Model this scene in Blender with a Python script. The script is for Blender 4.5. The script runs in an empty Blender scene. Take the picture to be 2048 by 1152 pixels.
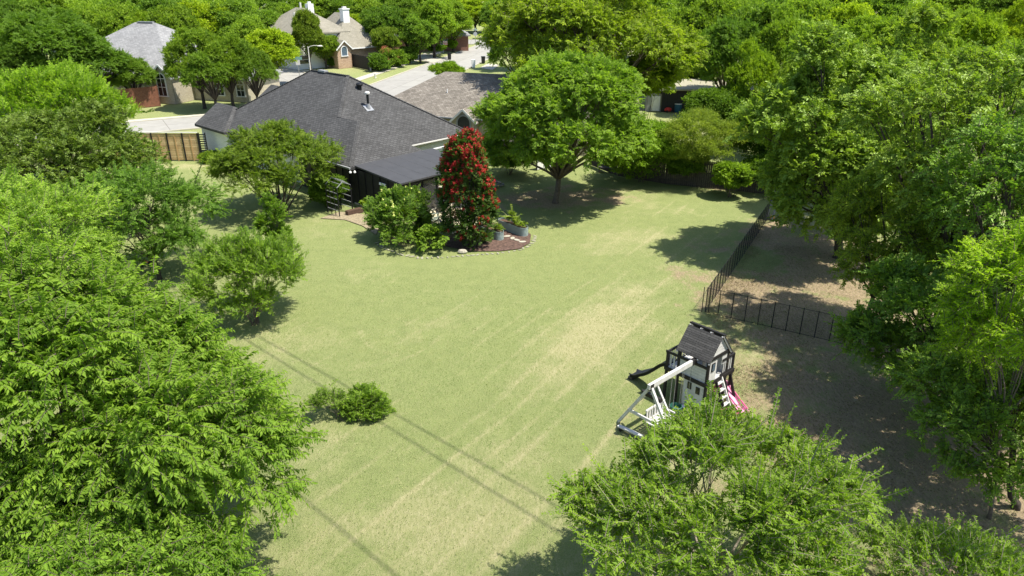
import bpy, math, random
import numpy as np
from mathutils import Vector, Matrix
S = bpy.context.scene
COL = S.collection
R = math.radians
# ------------------------------------------------------------------ camera, sky, sun, exposure
CH, TH, FP = 14.0, R(24.0), 1420.0          # camera height, downward pitch, focal length in photo pixels (2048 wide)
cd = bpy.data.cameras.new('camera'); cam = bpy.data.objects.new('camera', cd); COL.objects.link(cam)
cam.location = (0, 0, CH); cam.rotation_euler = (R(90) - TH, 0, 0)
cd.sensor_width = 36.0; cd.lens = 36.0 * FP / 2048.0; cd.clip_end = 4000; cd.clip_start = 0.1
S.camera = cam
SUN_EL, SUN_DIR = R(65), (0.93, -0.36)      # horizontal direction towards the sun
w = bpy.data.worlds.new('World'); S.world = w; w.use_nodes = True
nt = w.node_tree; bg = nt.nodes['Background']; sk = nt.nodes.new('ShaderNodeTexSky'); sk.sky_type = 'NISHITA'
sk.sun_disc = False; sk.sun_elevation = SUN_EL; sk.sun_rotation = math.atan2(SUN_DIR[0], SUN_DIR[1])
sk.air_density = 1.0; sk.dust_density = 1.0
nt.links.new(sk.outputs[0], bg.inputs[0]); bg.inputs[1].default_value = 0.13
sd = bpy.data.lights.new('sun', 'SUN'); sun = bpy.data.objects.new('sun', sd); COL.objects.link(sun)
sd.energy = 5.0; sd.angle = R(0.53); sd.color = (1.0, 0.95, 0.85)
tos = Vector((SUN_DIR[0] * math.cos(SUN_EL), SUN_DIR[1] * math.cos(SUN_EL), math.sin(SUN_EL)))
sun.rotation_euler = tos.to_track_quat('Z', 'Y').to_euler(); sun.location = (30, -20, 60)
S.view_settings.view_transform = 'Standard'; S.view_settings.look = 'None'
S.view_settings.exposure = 0.76; S.view_settings.gamma = 1.0
S.cycles.max_bounces = 8; S.cycles.diffuse_bounces = 3; S.cycles.transmission_bounces = 6
S.cycles.transparent_max_bounces = 8; S.cycles.glossy_bounces = 2

# surveyed positions: a photo pixel and a height (or a depth) give the world point that was measured there
def at(x, y, z=0.0):
    u = (x - 1024) / FP; v = (y - 576) / FP
    t = (CH - z) / (math.sin(TH) + v * math.cos(TH))
    return Vector((u * t, (math.cos(TH) - v * math.sin(TH)) * t, z))
def atY(x, y, Y):
    u = (x - 1024) / FP; v = (y - 576) / FP
    t = Y / (math.cos(TH) - v * math.sin(TH))
    return Vector((u * t, Y, CH - (math.sin(TH) + v * math.cos(TH)) * t))
def scl(y, Y):                                # metres per photo pixel at that depth
    v = (y - 576) / FP
    return Y / (math.cos(TH) - v * math.sin(TH)) / FP

# ------------------------------------------------------------------ materials
def new_mat(name):
    m = bpy.data.materials.new(name); m.use_nodes = True
    return m, m.node_tree, m.node_tree.nodes, m.node_tree.links, m.node_tree.nodes['Principled BSDF']
MC = {}
def mat(name, col, rough=0.7, var=0.15, scale=6.0, bump=0.1, metal=0.0, spec=0.3):
    if name in MC: return MC[name]
    m, t, N, L, b = new_mat(name)
    b.inputs['Roughness'].default_value = rough; b.inputs['Metallic'].default_value = metal
    b.inputs['Specular IOR Level'].default_value = spec
    tc = N.new('ShaderNodeTexCoord'); no = N.new('ShaderNodeTexNoise'); no.inputs['Scale'].default_value = scale
    no.inputs['Detail'].default_value = 6; no.inputs['Roughness'].default_value = 0.65
    L.new(tc.outputs['Object'], no.inputs['Vector'])
    mr = N.new('ShaderNodeMapRange'); mr.inputs[3].default_value = 1 - var; mr.inputs[4].default_value = 1 + var
    mr.inputs[1].default_value = 0.3; mr.inputs[2].default_value = 0.7
    L.new(no.outputs[0], mr.inputs[0])
    mx = N.new('ShaderNodeVectorMath'); mx.operation = 'SCALE'; mx.inputs[0].default_value = col[:3]
    L.new(mr.outputs[0], mx.inputs['Scale']); L.new(mx.outputs[0], b.inputs['Base Color'])
    if bump:
        bp = N.new('ShaderNodeBump'); bp.inputs['Strength'].default_value = bump; bp.inputs['Distance'].default_value = 0.02
        L.new(no.outputs[0], bp.inputs['Height']); L.new(bp.outputs[0], b.inputs['Normal'])
    MC[name] = m; return m
def mat_brick(name, c1, c2, mortar, bw, bh, ms=0.01, rough=0.85, grain=0.25, gscale=8.0, bump=0.4, offset=0.5):
    if name in MC: return MC[name]
    m, t, N, L, b = new_mat(name)
    b.inputs['Roughness'].default_value = rough; b.inputs['Specular IOR Level'].default_value = 0.2
    uv = N.new('ShaderNodeUVMap'); uv.uv_map = 'UVMap'
    br = N.new('ShaderNodeTexBrick'); br.inputs['Scale'].default_value = 1.0
    br.inputs['Brick Width'].default_value = bw; br.inputs['Row Height'].default_value = bh
    br.inputs['Mortar Size'].default_value = ms; br.inputs['Mortar Smooth'].default_value = 0.2; br.offset = offset
    br.inputs['Color1'].default_value = (*c1, 1); br.inputs['Color2'].default_value = (*c2, 1); br.inputs['Mortar'].default_value = (*mortar, 1)
    L.new(uv.outputs[0], br.inputs['Vector'])
    no = N.new('ShaderNodeTexNoise'); no.inputs['Scale'].default_value = gscale; no.inputs['Detail'].default_value = 8; no.inputs['Roughness'].default_value = 0.75
    L.new(uv.outputs[0], no.inputs['Vector'])
    n2 = N.new('ShaderNodeTexNoise'); n2.inputs['Scale'].default_value = 0.5; n2.inputs['Detail'].default_value = 3
    L.new(uv.outputs[0], n2.inputs['Vector'])
    ad = N.new('ShaderNodeMath'); ad.operation = 'ADD'; L.new(no.outputs[0], ad.inputs[0])
    m2 = N.new('ShaderNodeMath'); m2.operation = 'MULTIPLY'; m2.inputs[1].default_value = 0.5; L.new(n2.outputs[0], m2.inputs[0]); L.new(m2.outputs[0], ad.inputs[1])
    mr = N.new('ShaderNodeMapRange'); mr.inputs[1].default_value = 0.5; mr.inputs[2].default_value = 1.0
    mr.inputs[3].default_value = 1 - grain; mr.inputs[4].default_value = 1 + grain; L.new(ad.outputs[0], mr.inputs[0])
    mx = N.new('ShaderNodeVectorMath'); mx.operation = 'SCALE'; L.new(br.outputs['Color'], mx.inputs[0]); L.new(mr.outputs[0], mx.inputs['Scale'])
    L.new(mx.outputs[0], b.inputs['Base Color'])
    bp = N.new('ShaderNodeBump'); bp.inputs['Strength'].default_value = bump; bp.inputs['Distance'].default_value = 0.02; bp.invert = True
    L.new(br.outputs['Fac'], bp.inputs['Height']); L.new(bp.outputs[0], b.inputs['Normal'])
    MC[name] = m; return m
def mat_leaf(name, c1, c2, trans=0.4, gloss=0.10, rough=0.45):
    if name in MC: return MC[name]
    m, t, N, L, b = new_mat(name); N.remove(b); out = N['Material Output']
    a = N.new('ShaderNodeAttribute'); a.attribute_name = 'rnd'
    mx = N.new('ShaderNodeMix'); mx.data_type = 'RGBA'; mx.inputs[6].default_value = (*c1, 1); mx.inputs[7].default_value = (*c2, 1)
    L.new(a.outputs['Fac'], mx.inputs[0])
    oi = N.new('ShaderNodeObjectInfo'); mu = N.new('ShaderNodeMix'); mu.data_type = 'RGBA'; mu.blend_type = 'MULTIPLY'; mu.inputs[0].default_value = 1.0
    L.new(mx.outputs[2], mu.inputs[6]); L.new(oi.outputs['Color'], mu.inputs[7])
    d = N.new('ShaderNodeBsdfDiffuse'); L.new(mu.outputs[2], d.inputs[0])
    tr = N.new('ShaderNodeBsdfTranslucent')
    m3 = N.new('ShaderNodeMix'); m3.data_type = 'RGBA'; m3.blend_type = 'MULTIPLY'; m3.inputs[0].default_value = 1; m3.inputs[7].default_value = (1.5, 1.6, 0.55, 1)
    L.new(mu.outputs[2], m3.inputs[6]); L.new(m3.outputs[2], tr.inputs[0])
    s1 = N.new('ShaderNodeMixShader'); s1.inputs[0].default_value = trans; L.new(d.outputs[0], s1.inputs[1]); L.new(tr.outputs[0], s1.inputs[2])
    g = N.new('ShaderNodeBsdfGlossy'); g.inputs['Roughness'].default_value = rough; g.inputs[0].default_value = (0.75, 0.95, 0.45, 1)
    s2 = N.new('ShaderNodeMixShader'); s2.inputs[0].default_value = gloss; L.new(s1.outputs[0], s2.inputs[1]); L.new(g.outputs[0], s2.inputs[2])
    L.new(s2.outputs[0], out.inputs[0])
    MC[name] = m; return m

# ------------------------------------------------------------------ mesh helpers
class MB:
    def __init__(s): s.v = []; s.f = []
    def quad(s, *p):
        k = len(s.v); s.v += [tuple(q) for q in p]; s.f.append(tuple(range(k, k + len(p))))
    def box(s, c, size, rz=0.0, M=None):
        hx, hy, hz = size[0] / 2, size[1] / 2, size[2] / 2; k = len(s.v)
        cr, sr = math.cos(rz), math.sin(rz)
        for x, y, z in [(-hx, -hy, -hz), (hx, -hy, -hz), (hx, hy, -hz), (-hx, hy, -hz), (-hx, -hy, hz), (hx, -hy, hz), (hx, hy, hz), (-hx, hy, hz)]:
            if M is not None: p = M @ Vector((x, y, z)); s.v.append((p.x + c[0], p.y + c[1], p.z + c[2]))
            else: s.v.append((c[0] + x * cr - y * sr, c[1] + x * sr + y * cr, c[2] + z))
        for q in [(0, 3, 2, 1), (4, 5, 6, 7), (0, 1, 5, 4), (1, 2, 6, 5), (2, 3, 7, 6), (3, 0, 4, 7)]: s.f.append(tuple(k + i for i in q))
        return s
    def bar(s, a, b, wd, dp, up=(0, 0, 1)):                      # a beam of wd x dp between two points
        a = Vector(a); b = Vector(b); d = b - a; l = d.length; d = d / l; u = Vector(up)
        if abs(d.dot(u)) > 0.98: u = Vector((0, 1, 0))
        x = d.cross(u).normalized(); y = x.cross(d).normalized()
        M = Matrix((x, d, y)).transposed()
        return s.box((a + b) / 2, (wd, l, dp), M=M)
    def tube(s, pts, rad, n=8, cap=True):
        pts = [Vector(p) for p in pts]
        if not isinstance(rad, (list, tuple)): rad = [rad] * len(pts)
        k = len(s.v); prev = None
        for i, p in enumerate(pts):
            d = (pts[min(i + 1, len(pts) - 1)] - pts[max(i - 1, 0)]).normalized()
            if prev is None: x = d.cross(Vector((0, 0, 1)) if abs(d.z) < 0.9 else Vector((1, 0, 0))).normalized()
            else: x = (prev - d * prev.dot(d)).normalized()
            prev = x; y = d.cross(x)
            for j in range(n):
                a = 2 * math.pi * j / n; q = p + (x * math.cos(a) + y * math.sin(a)) * rad[i]; s.v.append(tuple(q))
        for i in range(len(pts) - 1):
            for j in range(n):
                s.f.append((k + i * n + j, k + i * n + (j + 1) % n, k + (i + 1) * n + (j + 1) % n, k + (i + 1) * n + j))
        if cap: s.f.append(tuple(k + j for j in range(n))[::-1]); s.f.append(tuple(k + (len(pts) - 1) * n + j for j in range(n)))
        return s
    def lathe(s, c, prof, n=16, sx=1.0, sy=1.0, rz=0.0):         # prof = [(r, z), ...]
        k = len(s.v); cr, sr = math.cos(rz), math.sin(rz)
        for r, z in prof:
            for j in range(n):
                a = 2 * math.pi * j / n; x = r * math.cos(a) * sx; y = r * math.sin(a) * sy
                s.v.append((c[0] + x * cr - y * sr, c[1] + x * sr + y * cr, c[2] + z))
        for i in range(len(prof) - 1):
            for j in range(n): s.f.append((k + i * n + j, k + i * n + (j + 1) % n, k + (i + 1) * n + (j + 1) % n, k + (i + 1) * n + j))
        s.f.append(tuple(k + j for j in range(n))[::-1]); s.f.append(tuple(k + (len(prof) - 1) * n + j for j in range(n)))
        return s
    def prism(s, poly, z0, z1):
        k = len(s.v); n = len(poly)
        for z in (z0, z1):
            for p in poly: s.v.append((p[0], p[1], z))
        s.f.append(tuple(k + j for j in range(n))[::-1]); s.f.append(tuple(k + n + j for j in range(n)))
        for j in range(n): s.f.append((k + j, k + (j + 1) % n, k + n + (j + 1) % n, k + n + j))
        return s
    def build(s, name, m, parent=None, smooth=False, world=False):
        me = bpy.data.meshes.new(name); me.from_pydata(s.v, [], s.f); me.validate()
        uv = me.uv_layers.new(name='UVMap'); data = np.empty(len(me.loops) * 2, 'f4')
        co = s.v; lv = np.empty(len(me.loops), 'i4'); me.loops.foreach_get('vertex_index', lv)
        for p in me.polygons:
            n = p.normal
            if abs(n.z) > 0.97: tx = Vector((1, 0, 0)); ty = Vector((0, 1, 0))
            else: tx = Vector((-n.y, n.x, 0)).normalized(); ty = n.cross(tx)
            for li in p.loop_indices:
                q = me.vertices[int(lv[li])].co; data[2 * li] = tx.dot(q); data[2 * li + 1] = ty.dot(q)
        uv.data.foreach_set('uv', data)
        me.materials.append(m)
        if smooth: me.shade_smooth()
        o = bpy.data.objects.new(name, me); COL.objects.link(o)
        if parent is not None: o.parent = parent
        return o
def tag(o, label=None, cat=None, group=None, kind=None):
    if label: o['label'] = label
    if cat: o['category'] = cat
    if group: o['group'] = group
    if kind: o['kind'] = kind
    return o
def thing(name, label, cat, loc=(0, 0, 0), rz=0.0, group=None):
    o = bpy.data.objects.new(name, None); COL.objects.link(o); o.empty_display_size = 0.3
    o.location = loc; o.rotation_euler = (0, 0, rz); return tag(o, label, cat, group)
def copy_tree(o, parent=None):
    c = o.copy(); COL.objects.link(c); c.parent = parent
    for ch in list(o.children):
        if ch.name in COL.objects: copy_tree(ch, c)
    return c

# ------------------------------------------------------------------ shared materials
M_shingle = mat_brick('charcoal_shingle', (0.056, 0.055, 0.054), (0.086, 0.085, 0.084), (0.036, 0.036, 0.036), 0.30, 0.165, 0.018, grain=0.34, gscale=5)
M_brownsh = mat_brick('brown_shingle', (0.14, 0.125, 0.105), (0.235, 0.212, 0.18), (0.12, 0.10, 0.08), 0.36, 0.20, 0.02, grain=0.4, gscale=5)
M_greysh = mat_brick('grey_shingle', (0.20, 0.20, 0.20), (0.28, 0.278, 0.275), (0.17, 0.17, 0.17), 0.4, 0.22, 0.02, grain=0.3)
M_tansh = mat_brick('tan_shingle', (0.215, 0.20, 0.155), (0.27, 0.25, 0.20), (0.2, 0.185, 0.15), 0.4, 0.22, 0.02, grain=0.25)
M_ltgrey = mat_brick('pale_shingle', (0.42, 0.39, 0.35), (0.5, 0.47, 0.43), (0.3, 0.29, 0.27), 0.4, 0.22, 0.02, grain=0.2)
M_redsh = mat_brick('red_shingle', (0.42, 0.22, 0.2), (0.5, 0.3, 0.27), (0.3, 0.2, 0.2), 0.4, 0.22, 0.02)
M_whitebrick = mat_brick('painted_brick', (0.66, 0.67, 0.67), (0.74, 0.74, 0.74), (0.56, 0.57, 0.57), 0.22, 0.075, 0.008, grain=0.12, bump=0.3)
M_tanbrick = mat_brick('tan_brick', (0.36, 0.30, 0.21), (0.46, 0.40, 0.28), (0.42, 0.40, 0.34), 0.22, 0.075, 0.01)
M_redbrick = mat_brick('red_brick', (0.34, 0.19, 0.11), (0.50, 0.33, 0.21), (0.40, 0.36, 0.30), 0.22, 0.075, 0.01)
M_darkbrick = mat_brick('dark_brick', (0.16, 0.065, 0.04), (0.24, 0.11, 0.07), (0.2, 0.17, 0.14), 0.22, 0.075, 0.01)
M_black = mat('black_paint', (0.014, 0.014, 0.015), 0.45, 0.2, 4, 0.05)
M_blacksiding = mat('black_board', (0.018, 0.018, 0.019), 0.6, 0.3, 3, 0.05)
M_white = mat('white_paint', (0.74, 0.74, 0.72), 0.5, 0.05, 5, 0.03)
M_trim = mat('pale_trim', (0.62, 0.60, 0.55), 0.6, 0.08, 5, 0.03)
M_greytrim = mat('grey_trim', (0.26, 0.265, 0.27), 0.6, 0.1, 5, 0.03)
M_glass = mat('dark_glass', (0.012, 0.015, 0.018), 0.06, 0.1, 2, 0.0, spec=0.8)
M_skyglass = mat('pale_glass', (0.10, 0.14, 0.18), 0.05, 0.2, 2, 0.0, spec=1.0)
M_concrete = mat('street_concrete', (0.36, 0.345, 0.315), 0.9, 0.10, 1.2, 0.1)
M_walk = mat('walk_concrete', (0.44, 0.41, 0.33), 0.9, 0.10, 2.0, 0.1)
M_metalroof = mat('patio_roof_grey', (0.058, 0.058, 0.061), 0.6, 0.10, 1.5, 0.02)
M_galv = mat('galvanised', (0.35, 0.36, 0.37), 0.4, 0.15, 3, 0.03, metal=0.7)
M_bark = mat('bark', (0.13, 0.105, 0.08), 0.95, 0.4, 9, 0.8)
M_darkbark = mat('dark_bark', (0.055, 0.045, 0.035), 0.95, 0.4, 9, 0.8)
M_palebark = mat('pale_bark', (0.27, 0.23, 0.18), 0.9, 0.3, 9, 0.6)
M_stone = mat('limestone', (0.38, 0.35, 0.28), 0.9, 0.3, 9, 0.5)
M_cedar = mat_brick('cedar_board', (0.42, 0.27, 0.13), (0.60, 0.44, 0.25), (0.17, 0.10, 0.05), 2.4, 0.14, 0.008, grain=0.35, gscale=3, bump=0.3)
M_redcedar = mat('red_cedar', (0.20, 0.085, 0.05), 0.8, 0.3, 4, 0.2)
M_blackwood = mat('black_fence_wood', (0.034, 0.033, 0.036), 0.7, 0.3, 4, 0.2)
M_oldwood = mat('weathered_fence_wood', (0.065, 0.055, 0.045), 0.85, 0.4, 5, 0.3)
M_greywood = mat('grey_fence_wood', (0.13, 0.12, 0.11), 0.85, 0.3, 5, 0.3)
M_pink = mat('pink_plastic', (0.60, 0.085, 0.24), 0.4, 0.08, 5, 0.0, spec=0.5)
M_lpink = mat('light_pink_plastic', (0.72, 0.30, 0.46), 0.4, 0.08, 5, 0.0, spec=0.5)
M_whitewash = mat('whitewashed_wood', (0.54, 0.53, 0.51), 0.7, 0.18, 5, 0.15)
M_pframe = mat('playset_black_wood', (0.020, 0.018, 0.018), 0.6, 0.25, 6, 0.1)
M_slide = mat('slide_plastic', (0.030, 0.030, 0.034), 0.35, 0.1, 3, 0.0, spec=0.5)
M_pshingle = mat_brick('playset_shingle', (0.052, 0.050, 0.048), (0.10, 0.095, 0.09), (0.022, 0.02, 0.02), 0.7, 0.075, 0.007, grain=0.5, gscale=14, bump=0.6)
M_green = mat('green_plastic', (0.03, 0.11, 0.08), 0.4, 0.1, 5, 0.0)
M_blue = mat('blue_grey_plastic', (0.06, 0.07, 0.12), 0.4, 0.1, 5, 0.0)
M_red = mat('red_plastic', (0.5, 0.04, 0.03), 0.4, 0.1, 5, 0.0)
M_planter = mat('sage_steel', (0.27, 0.33, 0.31), 0.45, 0.1, 4, 0.0, metal=0.1)
M_soil = mat('soil', (0.09, 0.055, 0.035), 0.95, 0.5, 14, 0.8)
M_flower = mat('flower_red', (0.80, 0.03, 0.045), 0.6, 0.2, 20, 0.0)
M_pflower = mat('flower_coral', (0.62, 0.17, 0.10), 0.6, 0.2, 20, 0.0)
M_yflower = mat('flower_yellow', (0.75, 0.75, 0.22), 0.6, 0.15, 20, 0.0)

# ------------------------------------------------------------------ ground: one sheet with its lawn, dry patches and bare earth
rng = np.random.default_rng(7)
def vnoise(x, y, sc, seed):
    r = np.random.default_rng(seed); G = r.random((256, 256))
    fx = x / sc + 1000.3; fy = y / sc + 1000.7; ix = np.floor(fx).astype(int); iy = np.floor(fy).astype(int)
    tx = fx - ix; ty = fy - iy; tx = tx * tx * (3 - 2 * tx); ty = ty * ty * (3 - 2 * ty)
    g = lambda a, b: G[a % 256, b % 256]
    return (g(ix, iy) * (1 - tx) + g(ix + 1, iy) * tx) * (1 - ty) + (g(ix, iy + 1) * (1 - tx) + g(ix + 1, iy + 1) * tx) * ty
def fbm(x, y, sc, seed, o=4):
    s = 0; a = 1.0; t = 0
    for i in range(o):
        c, q_ = math.cos(.64 + i * 1.1), math.sin(.64 + i * 1.1); s = s + a * vnoise(x * c + y * q_, y * c - x * q_, sc / 2 ** i, seed + i); t += a; a *= 0.55
    return s / t
xs = np.concatenate([np.array([-1500, -700, -350, -200, -140, -100, -75, -55, -42, -34]), np.arange(-28, 26.01, 0.14), np.array([30, 38, 48, 65, 90, 130, 200, 350, 700, 1500])])
ys = np.concatenate([np.array([-200, -60, -20, 0, 6]), np.arange(9, 60.01, 0.14), np.array([64, 70, 78, 90, 105, 120, 145, 180, 240, 340, 500, 900, 1800, 3000])])
GX, GY = np.meshgrid(xs, ys); gx = GX.ravel(); gy = GY.ravel()
def spot(px, py, rx, ry, rot=0.0, soft=0.5, amp=0.5, sc=1.2, seed=1):
    c = at(px, py); dx = gx - c.x; dy = gy - c.y; cr, sr = math.cos(rot), math.sin(rot)
    a = (dx * cr + dy * sr) / rx; b = (-dx * sr + dy * cr) / ry
    d = np.sqrt(a * a + b * b) + (fbm(gx, gy, sc, seed) - 0.5) * amp * 2
    return np.clip((1 + soft * 0.5 - d) / soft, 0, 1)
def sm(a): return a * a * (3 - 2 * a)
n1 = fbm(gx, gy, 7.0, 11); n2 = fbm(gx, gy, 2.0, 31); n3 = fbm(gx, gy, 0.7, 51, 3)
# direction of mowing: parallel to the long mesh fence
md = Vector((0.56, 0.828)); perp = gx * md.y - gy * md.x; along = gx * md.x + gy * md.y
wob = (fbm(gx, gy, 14.0, 77) - 0.5) * 1.2
st = np.zeros_like(gx)
rs = np.random.default_rng(5)
for k in range(44):
    c0 = -36 + k * 0.92 + rs.uniform(-.25, .25); wd = rs.uniform(0.07, 0.13); am = rs.uniform(0.3, 1.0)
    ln = np.clip(.25 + 1.4 * fbm(along * 0.5 + k * 37, gx * 0 + k * 13.0, 2.2, 91) - 0.45, 0, 1)
    st += am * ln * np.exp(-((perp + wob - c0) / wd) ** 2)
zone_r = sm(np.clip((perp + 24) / 16, 0, 1))
st = st * (0.42 + 0.75 * zone_r)
# a few curved turning tracks left of the middle
tr = np.zeros_like(gx)
for (px, py, r0) in [(700, 690, 2.0), (700, 690, 2.9), (720, 640, 4.0), (860, 640, 3.1), (960, 580, 4.6), (620, 600, 3.4), (1330, 440, 1.5), (1330, 440, 2.5)]:
    c = at(px, py); rr = np.hypot(gx - c.x, (gy - c.y)); aa = np.arctan2(gy - c.y, gx - c.x)
    tr += np.exp(-((rr + (n2 - .5) * .8 - r0) / 0.11) ** 2) * np.clip(1.8 * fbm(aa * 1.5 + r0 * 9, rr * 0, 1.0, 15) - 0.55, 0, 1)
dry = -0.12 + 1.3 * (n1 - 0.5) + 0.6 * (n2 - 0.5) + 0.75 * (n3 - .5)
dry += 0.55 * spot(1180, 640, 1.6, 5.5, -0.55, 1.2, 0.5, 2, 3) + 0.5 * spot(1230, 480, 3.2, 1.8, 0.3, 1.0, .5, 2, 4)
dry += 0.45 * spot(620, 1050, 3.5, 3.5, 0, 1.2, .5, 2, 5) + 0.35 * spot(1000, 980, 3.5, 2.5, 0.4, 1.2, .5, 2, 6) + 0.3 * spot(700, 450, 2.5, 3.0, 0, 1, .4, 2, 8)
dry += 0.35 * spot(1500, 660, 2.2, 2.6, 0, 1, .4, 2, 8) + 0.45 * spot(620, 860, 1.6, 1.5, 0, 1, .4, 1, 18) + 0.35 * spot(810, 810, 0.6, 1.6, -.5, 1, .4, 1, 28)
dry += 0.3 * spot(1150, 700, 1.2, 7.0, -0.55, 1.2, 0.3, 2, 33) + 0.35 * spot(1430, 640, 2.0, 3.0, -0.5, 1.0, .4, 2, 38) + 0.25 * spot(1050, 1100, 3, 2, 0, 1.0, .4, 2, 39)
dry -= 0.35 * spot(1000, 560, 5.5, 3.5, 0.3, 1.2, .4, 2, 41) + 0.4 * spot(1340, 440, 1.8, 1.0, 0, .8, .4, 1, 42) + 0.25 * spot(420, 370, 3, 3, 0, 1, .4, 2, 43) + 0.3 * spot(900, 760, 4.0, 4.0, 0, 1.2, .4, 2, 44)
dry += 1.0 * st + 0.5 * tr
dry += 0.6 * spot(350, 335, 3.2, 0.9, 0.25, .8, .4, 1, 46)
dry = np.clip(dry, 0, 1)
dirt = 0.95 * spot(1650, 545, 5.6, 6.6, -0.5, 0.7, 0.75, 1.5, 61) + 0.75 * spot(1620, 640, 4.5, 2.4, -.5, .7, .9, 1.1, 62) + 0.5 * spot(1540, 450, 1.2, 4.0, -.5, .7, .8, 1, 63)
dirt += 0.8 * spot(1120, 395, 4.6, 2.7, 0.0, 0.8, 0.7, 1.0, 64) + 0.6 * spot(1450, 375, 6, .8, -.45, .7, .6, 1, 65) + 0.62 * spot(1700, 850, 5.0, 7, 0, 1.0, 0.8, 1.4, 66) + 0.3 * spot(1290, 860, 1.6, 1.6, 0, 1.0, .8, .7, 68)
dirt += 0.45 * spot(1950, 930, 4.5, 6, 0, 1.0, 0.8, 1.4, 67) + 0.3 * spot(1225, 400, 1.8, 0.8, 0, 1.0, 0.5, 1.0, 64)
dirt *= np.clip(0.45 + 1.5 * (n3 - 0.15), 0, 1.15)
dirt -= 0.8 * spot(1500, 520, 1.5, 2.2, -.4, .8, .5, 1, 71)
dirt = np.clip(dirt, 0, 1)
yard = ((gx > -28) & (gx < 26) & (gy > 9) & (gy < 60)).astype(float)
dry = np.where(yard > 0, dry, np.clip(0.25 + 0.9 * (n1 - .5) + 0.5 * (n2 - .5), 0, 1)); dirt = np.where(yard > 0, dirt, 0)
gz = np.where(yard > 0, 0.05 * (n1 - 0.5) + 0.025 * (n3 - 0.5), 0) - 0.02
me = bpy.data.meshes.new('ground'); nx, ny = len(xs), len(ys)
me.vertices.add(nx * ny); me.vertices.foreach_set('co', np.stack([gx, gy, gz], 1).astype('f4').ravel())
I, J = np.meshgrid(np.arange(nx - 1), np.arange(ny - 1)); a = (J * nx + I).ravel()
q = np.stack([a, a + 1, a + 1 + nx, a + nx], 1).astype('i4'); nf = len(q)
me.loops.add(nf * 4); me.loops.foreach_set('vertex_index', q.ravel()); me.polygons.add(nf); me.polygons.foreach_set('loop_start', np.arange(0, nf * 4, 4, dtype='i4'))
me.update(calc_edges=True); me.shade_smooth()
for nm, ar in (('dry', dry), ('dirt', dirt)):
    at_ = me.attributes.new(nm, 'FLOAT', 'POINT'); at_.data.foreach_set('value', ar.astype('f4'))
def ground_mat():
    m, t, N, L, b = new_mat('lawn'); b.inputs['Roughness'].default_value = 0.95; b.inputs['Specular IOR Level'].default_value = 0.1
    tc = N.new('ShaderNodeTexCoord')
    def noise(sc, det=6, ro=0.7, vec=None):
        n = N.new('ShaderNodeTexNoise'); n.inputs['Scale'].default_value = sc; n.inputs['Detail'].default_value = det; n.inputs['Roughness'].default_value = ro
        L.new(vec if vec else tc.outputs['Object'], n.inputs['Vector']); return n.outputs[0]
    def mr(x, a, b_, c, d):
        n = N.new('ShaderNodeMapRange'); n.inputs[1].default_value = a; n.inputs[2].default_value = b_; n.inputs[3].default_value = c; n.inputs[4].default_value = d; L.new(x, n.inputs[0]); return n.outputs[0]
    def mix(f, A, B):
        n = N.new('ShaderNodeMix'); n.data_type = 'RGBA'; L.new(f, n.inputs[0])
        for s, c in ((6, A), (7, B)):
            if isinstance(c, tuple): n.inputs[s].default_value = (*c, 1)
            else: L.new(c, n.inputs[s])
        return n.outputs[2]
    def math_(op, A, B):
        n = N.new('ShaderNodeMath'); n.operation = op; n.use_clamp = False
        for s, c in ((0, A), (1, B)):
            if isinstance(c, (int, float)): n.inputs[s].default_value = c
            else: L.new(c, n.inputs[s])
        return n.outputs[0]
    mp = N.new('ShaderNodeMapping'); mp.inputs['Rotation'].default_value = (0, 0, R(32)); mp.inputs['Scale'].default_value = (1.0, 0.35, 1); L.new(tc.outputs['Object'], mp.inputs[0])
    fine = noise(11, 8, 0.85, mp.outputs[0]); fine2 = noise(34, 5, 0.8); mid = noise(1.6, 6, 0.7)
    A = N.new('ShaderNodeAttribute'); A.attribute_name = 'dry'; D = N.new('ShaderNodeAttribute'); D.attribute_name = 'dirt'
    g = mix(mr(mid, .35, .65, 0, 1), (0.128, 0.190, 0.048), (0.205, 0.262, 0.078))
    g = mix(mr(fine2, .40, .60, 0, 1), g, (0.285, 0.300, 0.130))
    straw = mix(mr(fine, .35, .65, 0, 1), (0.300, 0.290, 0.130), (0.455, 0.415, 0.235))
    f = math_('ADD', A.outputs['Fac'], mr(fine, .3, .7, -.30, .30)); f = math_('ADD', f, mr(fine2, .35, .65, -.14, .14))
    c = mix(mr(f, 0.05, 0.95, 0, 0.88), g, straw)
    earth = mix(mr(fine, .35, .65, 0, 1), (0.20, 0.155, 0.098), (0.43, 0.335, 0.21))
    f2 = math_('ADD', D.outputs['Fac'], mr(fine, .3, .7, -.3, .3)); f2 = math_('ADD', f2, mr(mid, .3, .7, -.2, .2))
    c = mix(mr(f2, 0.3, 0.8, 0, 1), c, earth)
    L.new(c, b.inputs['Base Color'])
    bp = N.new('ShaderNodeBump'); bp.inputs['Strength'].default_value = 0.9; bp.inputs['Distance'].default_value = 0.06
    L.new(math_('ADD', fine, fine2), bp.inputs['Height']); L.new(bp.outputs[0], b.inputs['Normal'])
    return m
me.materials.append(ground_mat()); g_o = bpy.data.objects.new('ground', me); COL.objects.link(g_o); tag(g_o, kind='structure')

# grass standing on the lawn (short tufts, thinning with distance)
M_grass = mat_leaf('grass_blades', (0.150, 0.215, 0.060), (0.40, 0.37, 0.19), 0.25, 0.03, 0.6)

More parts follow.
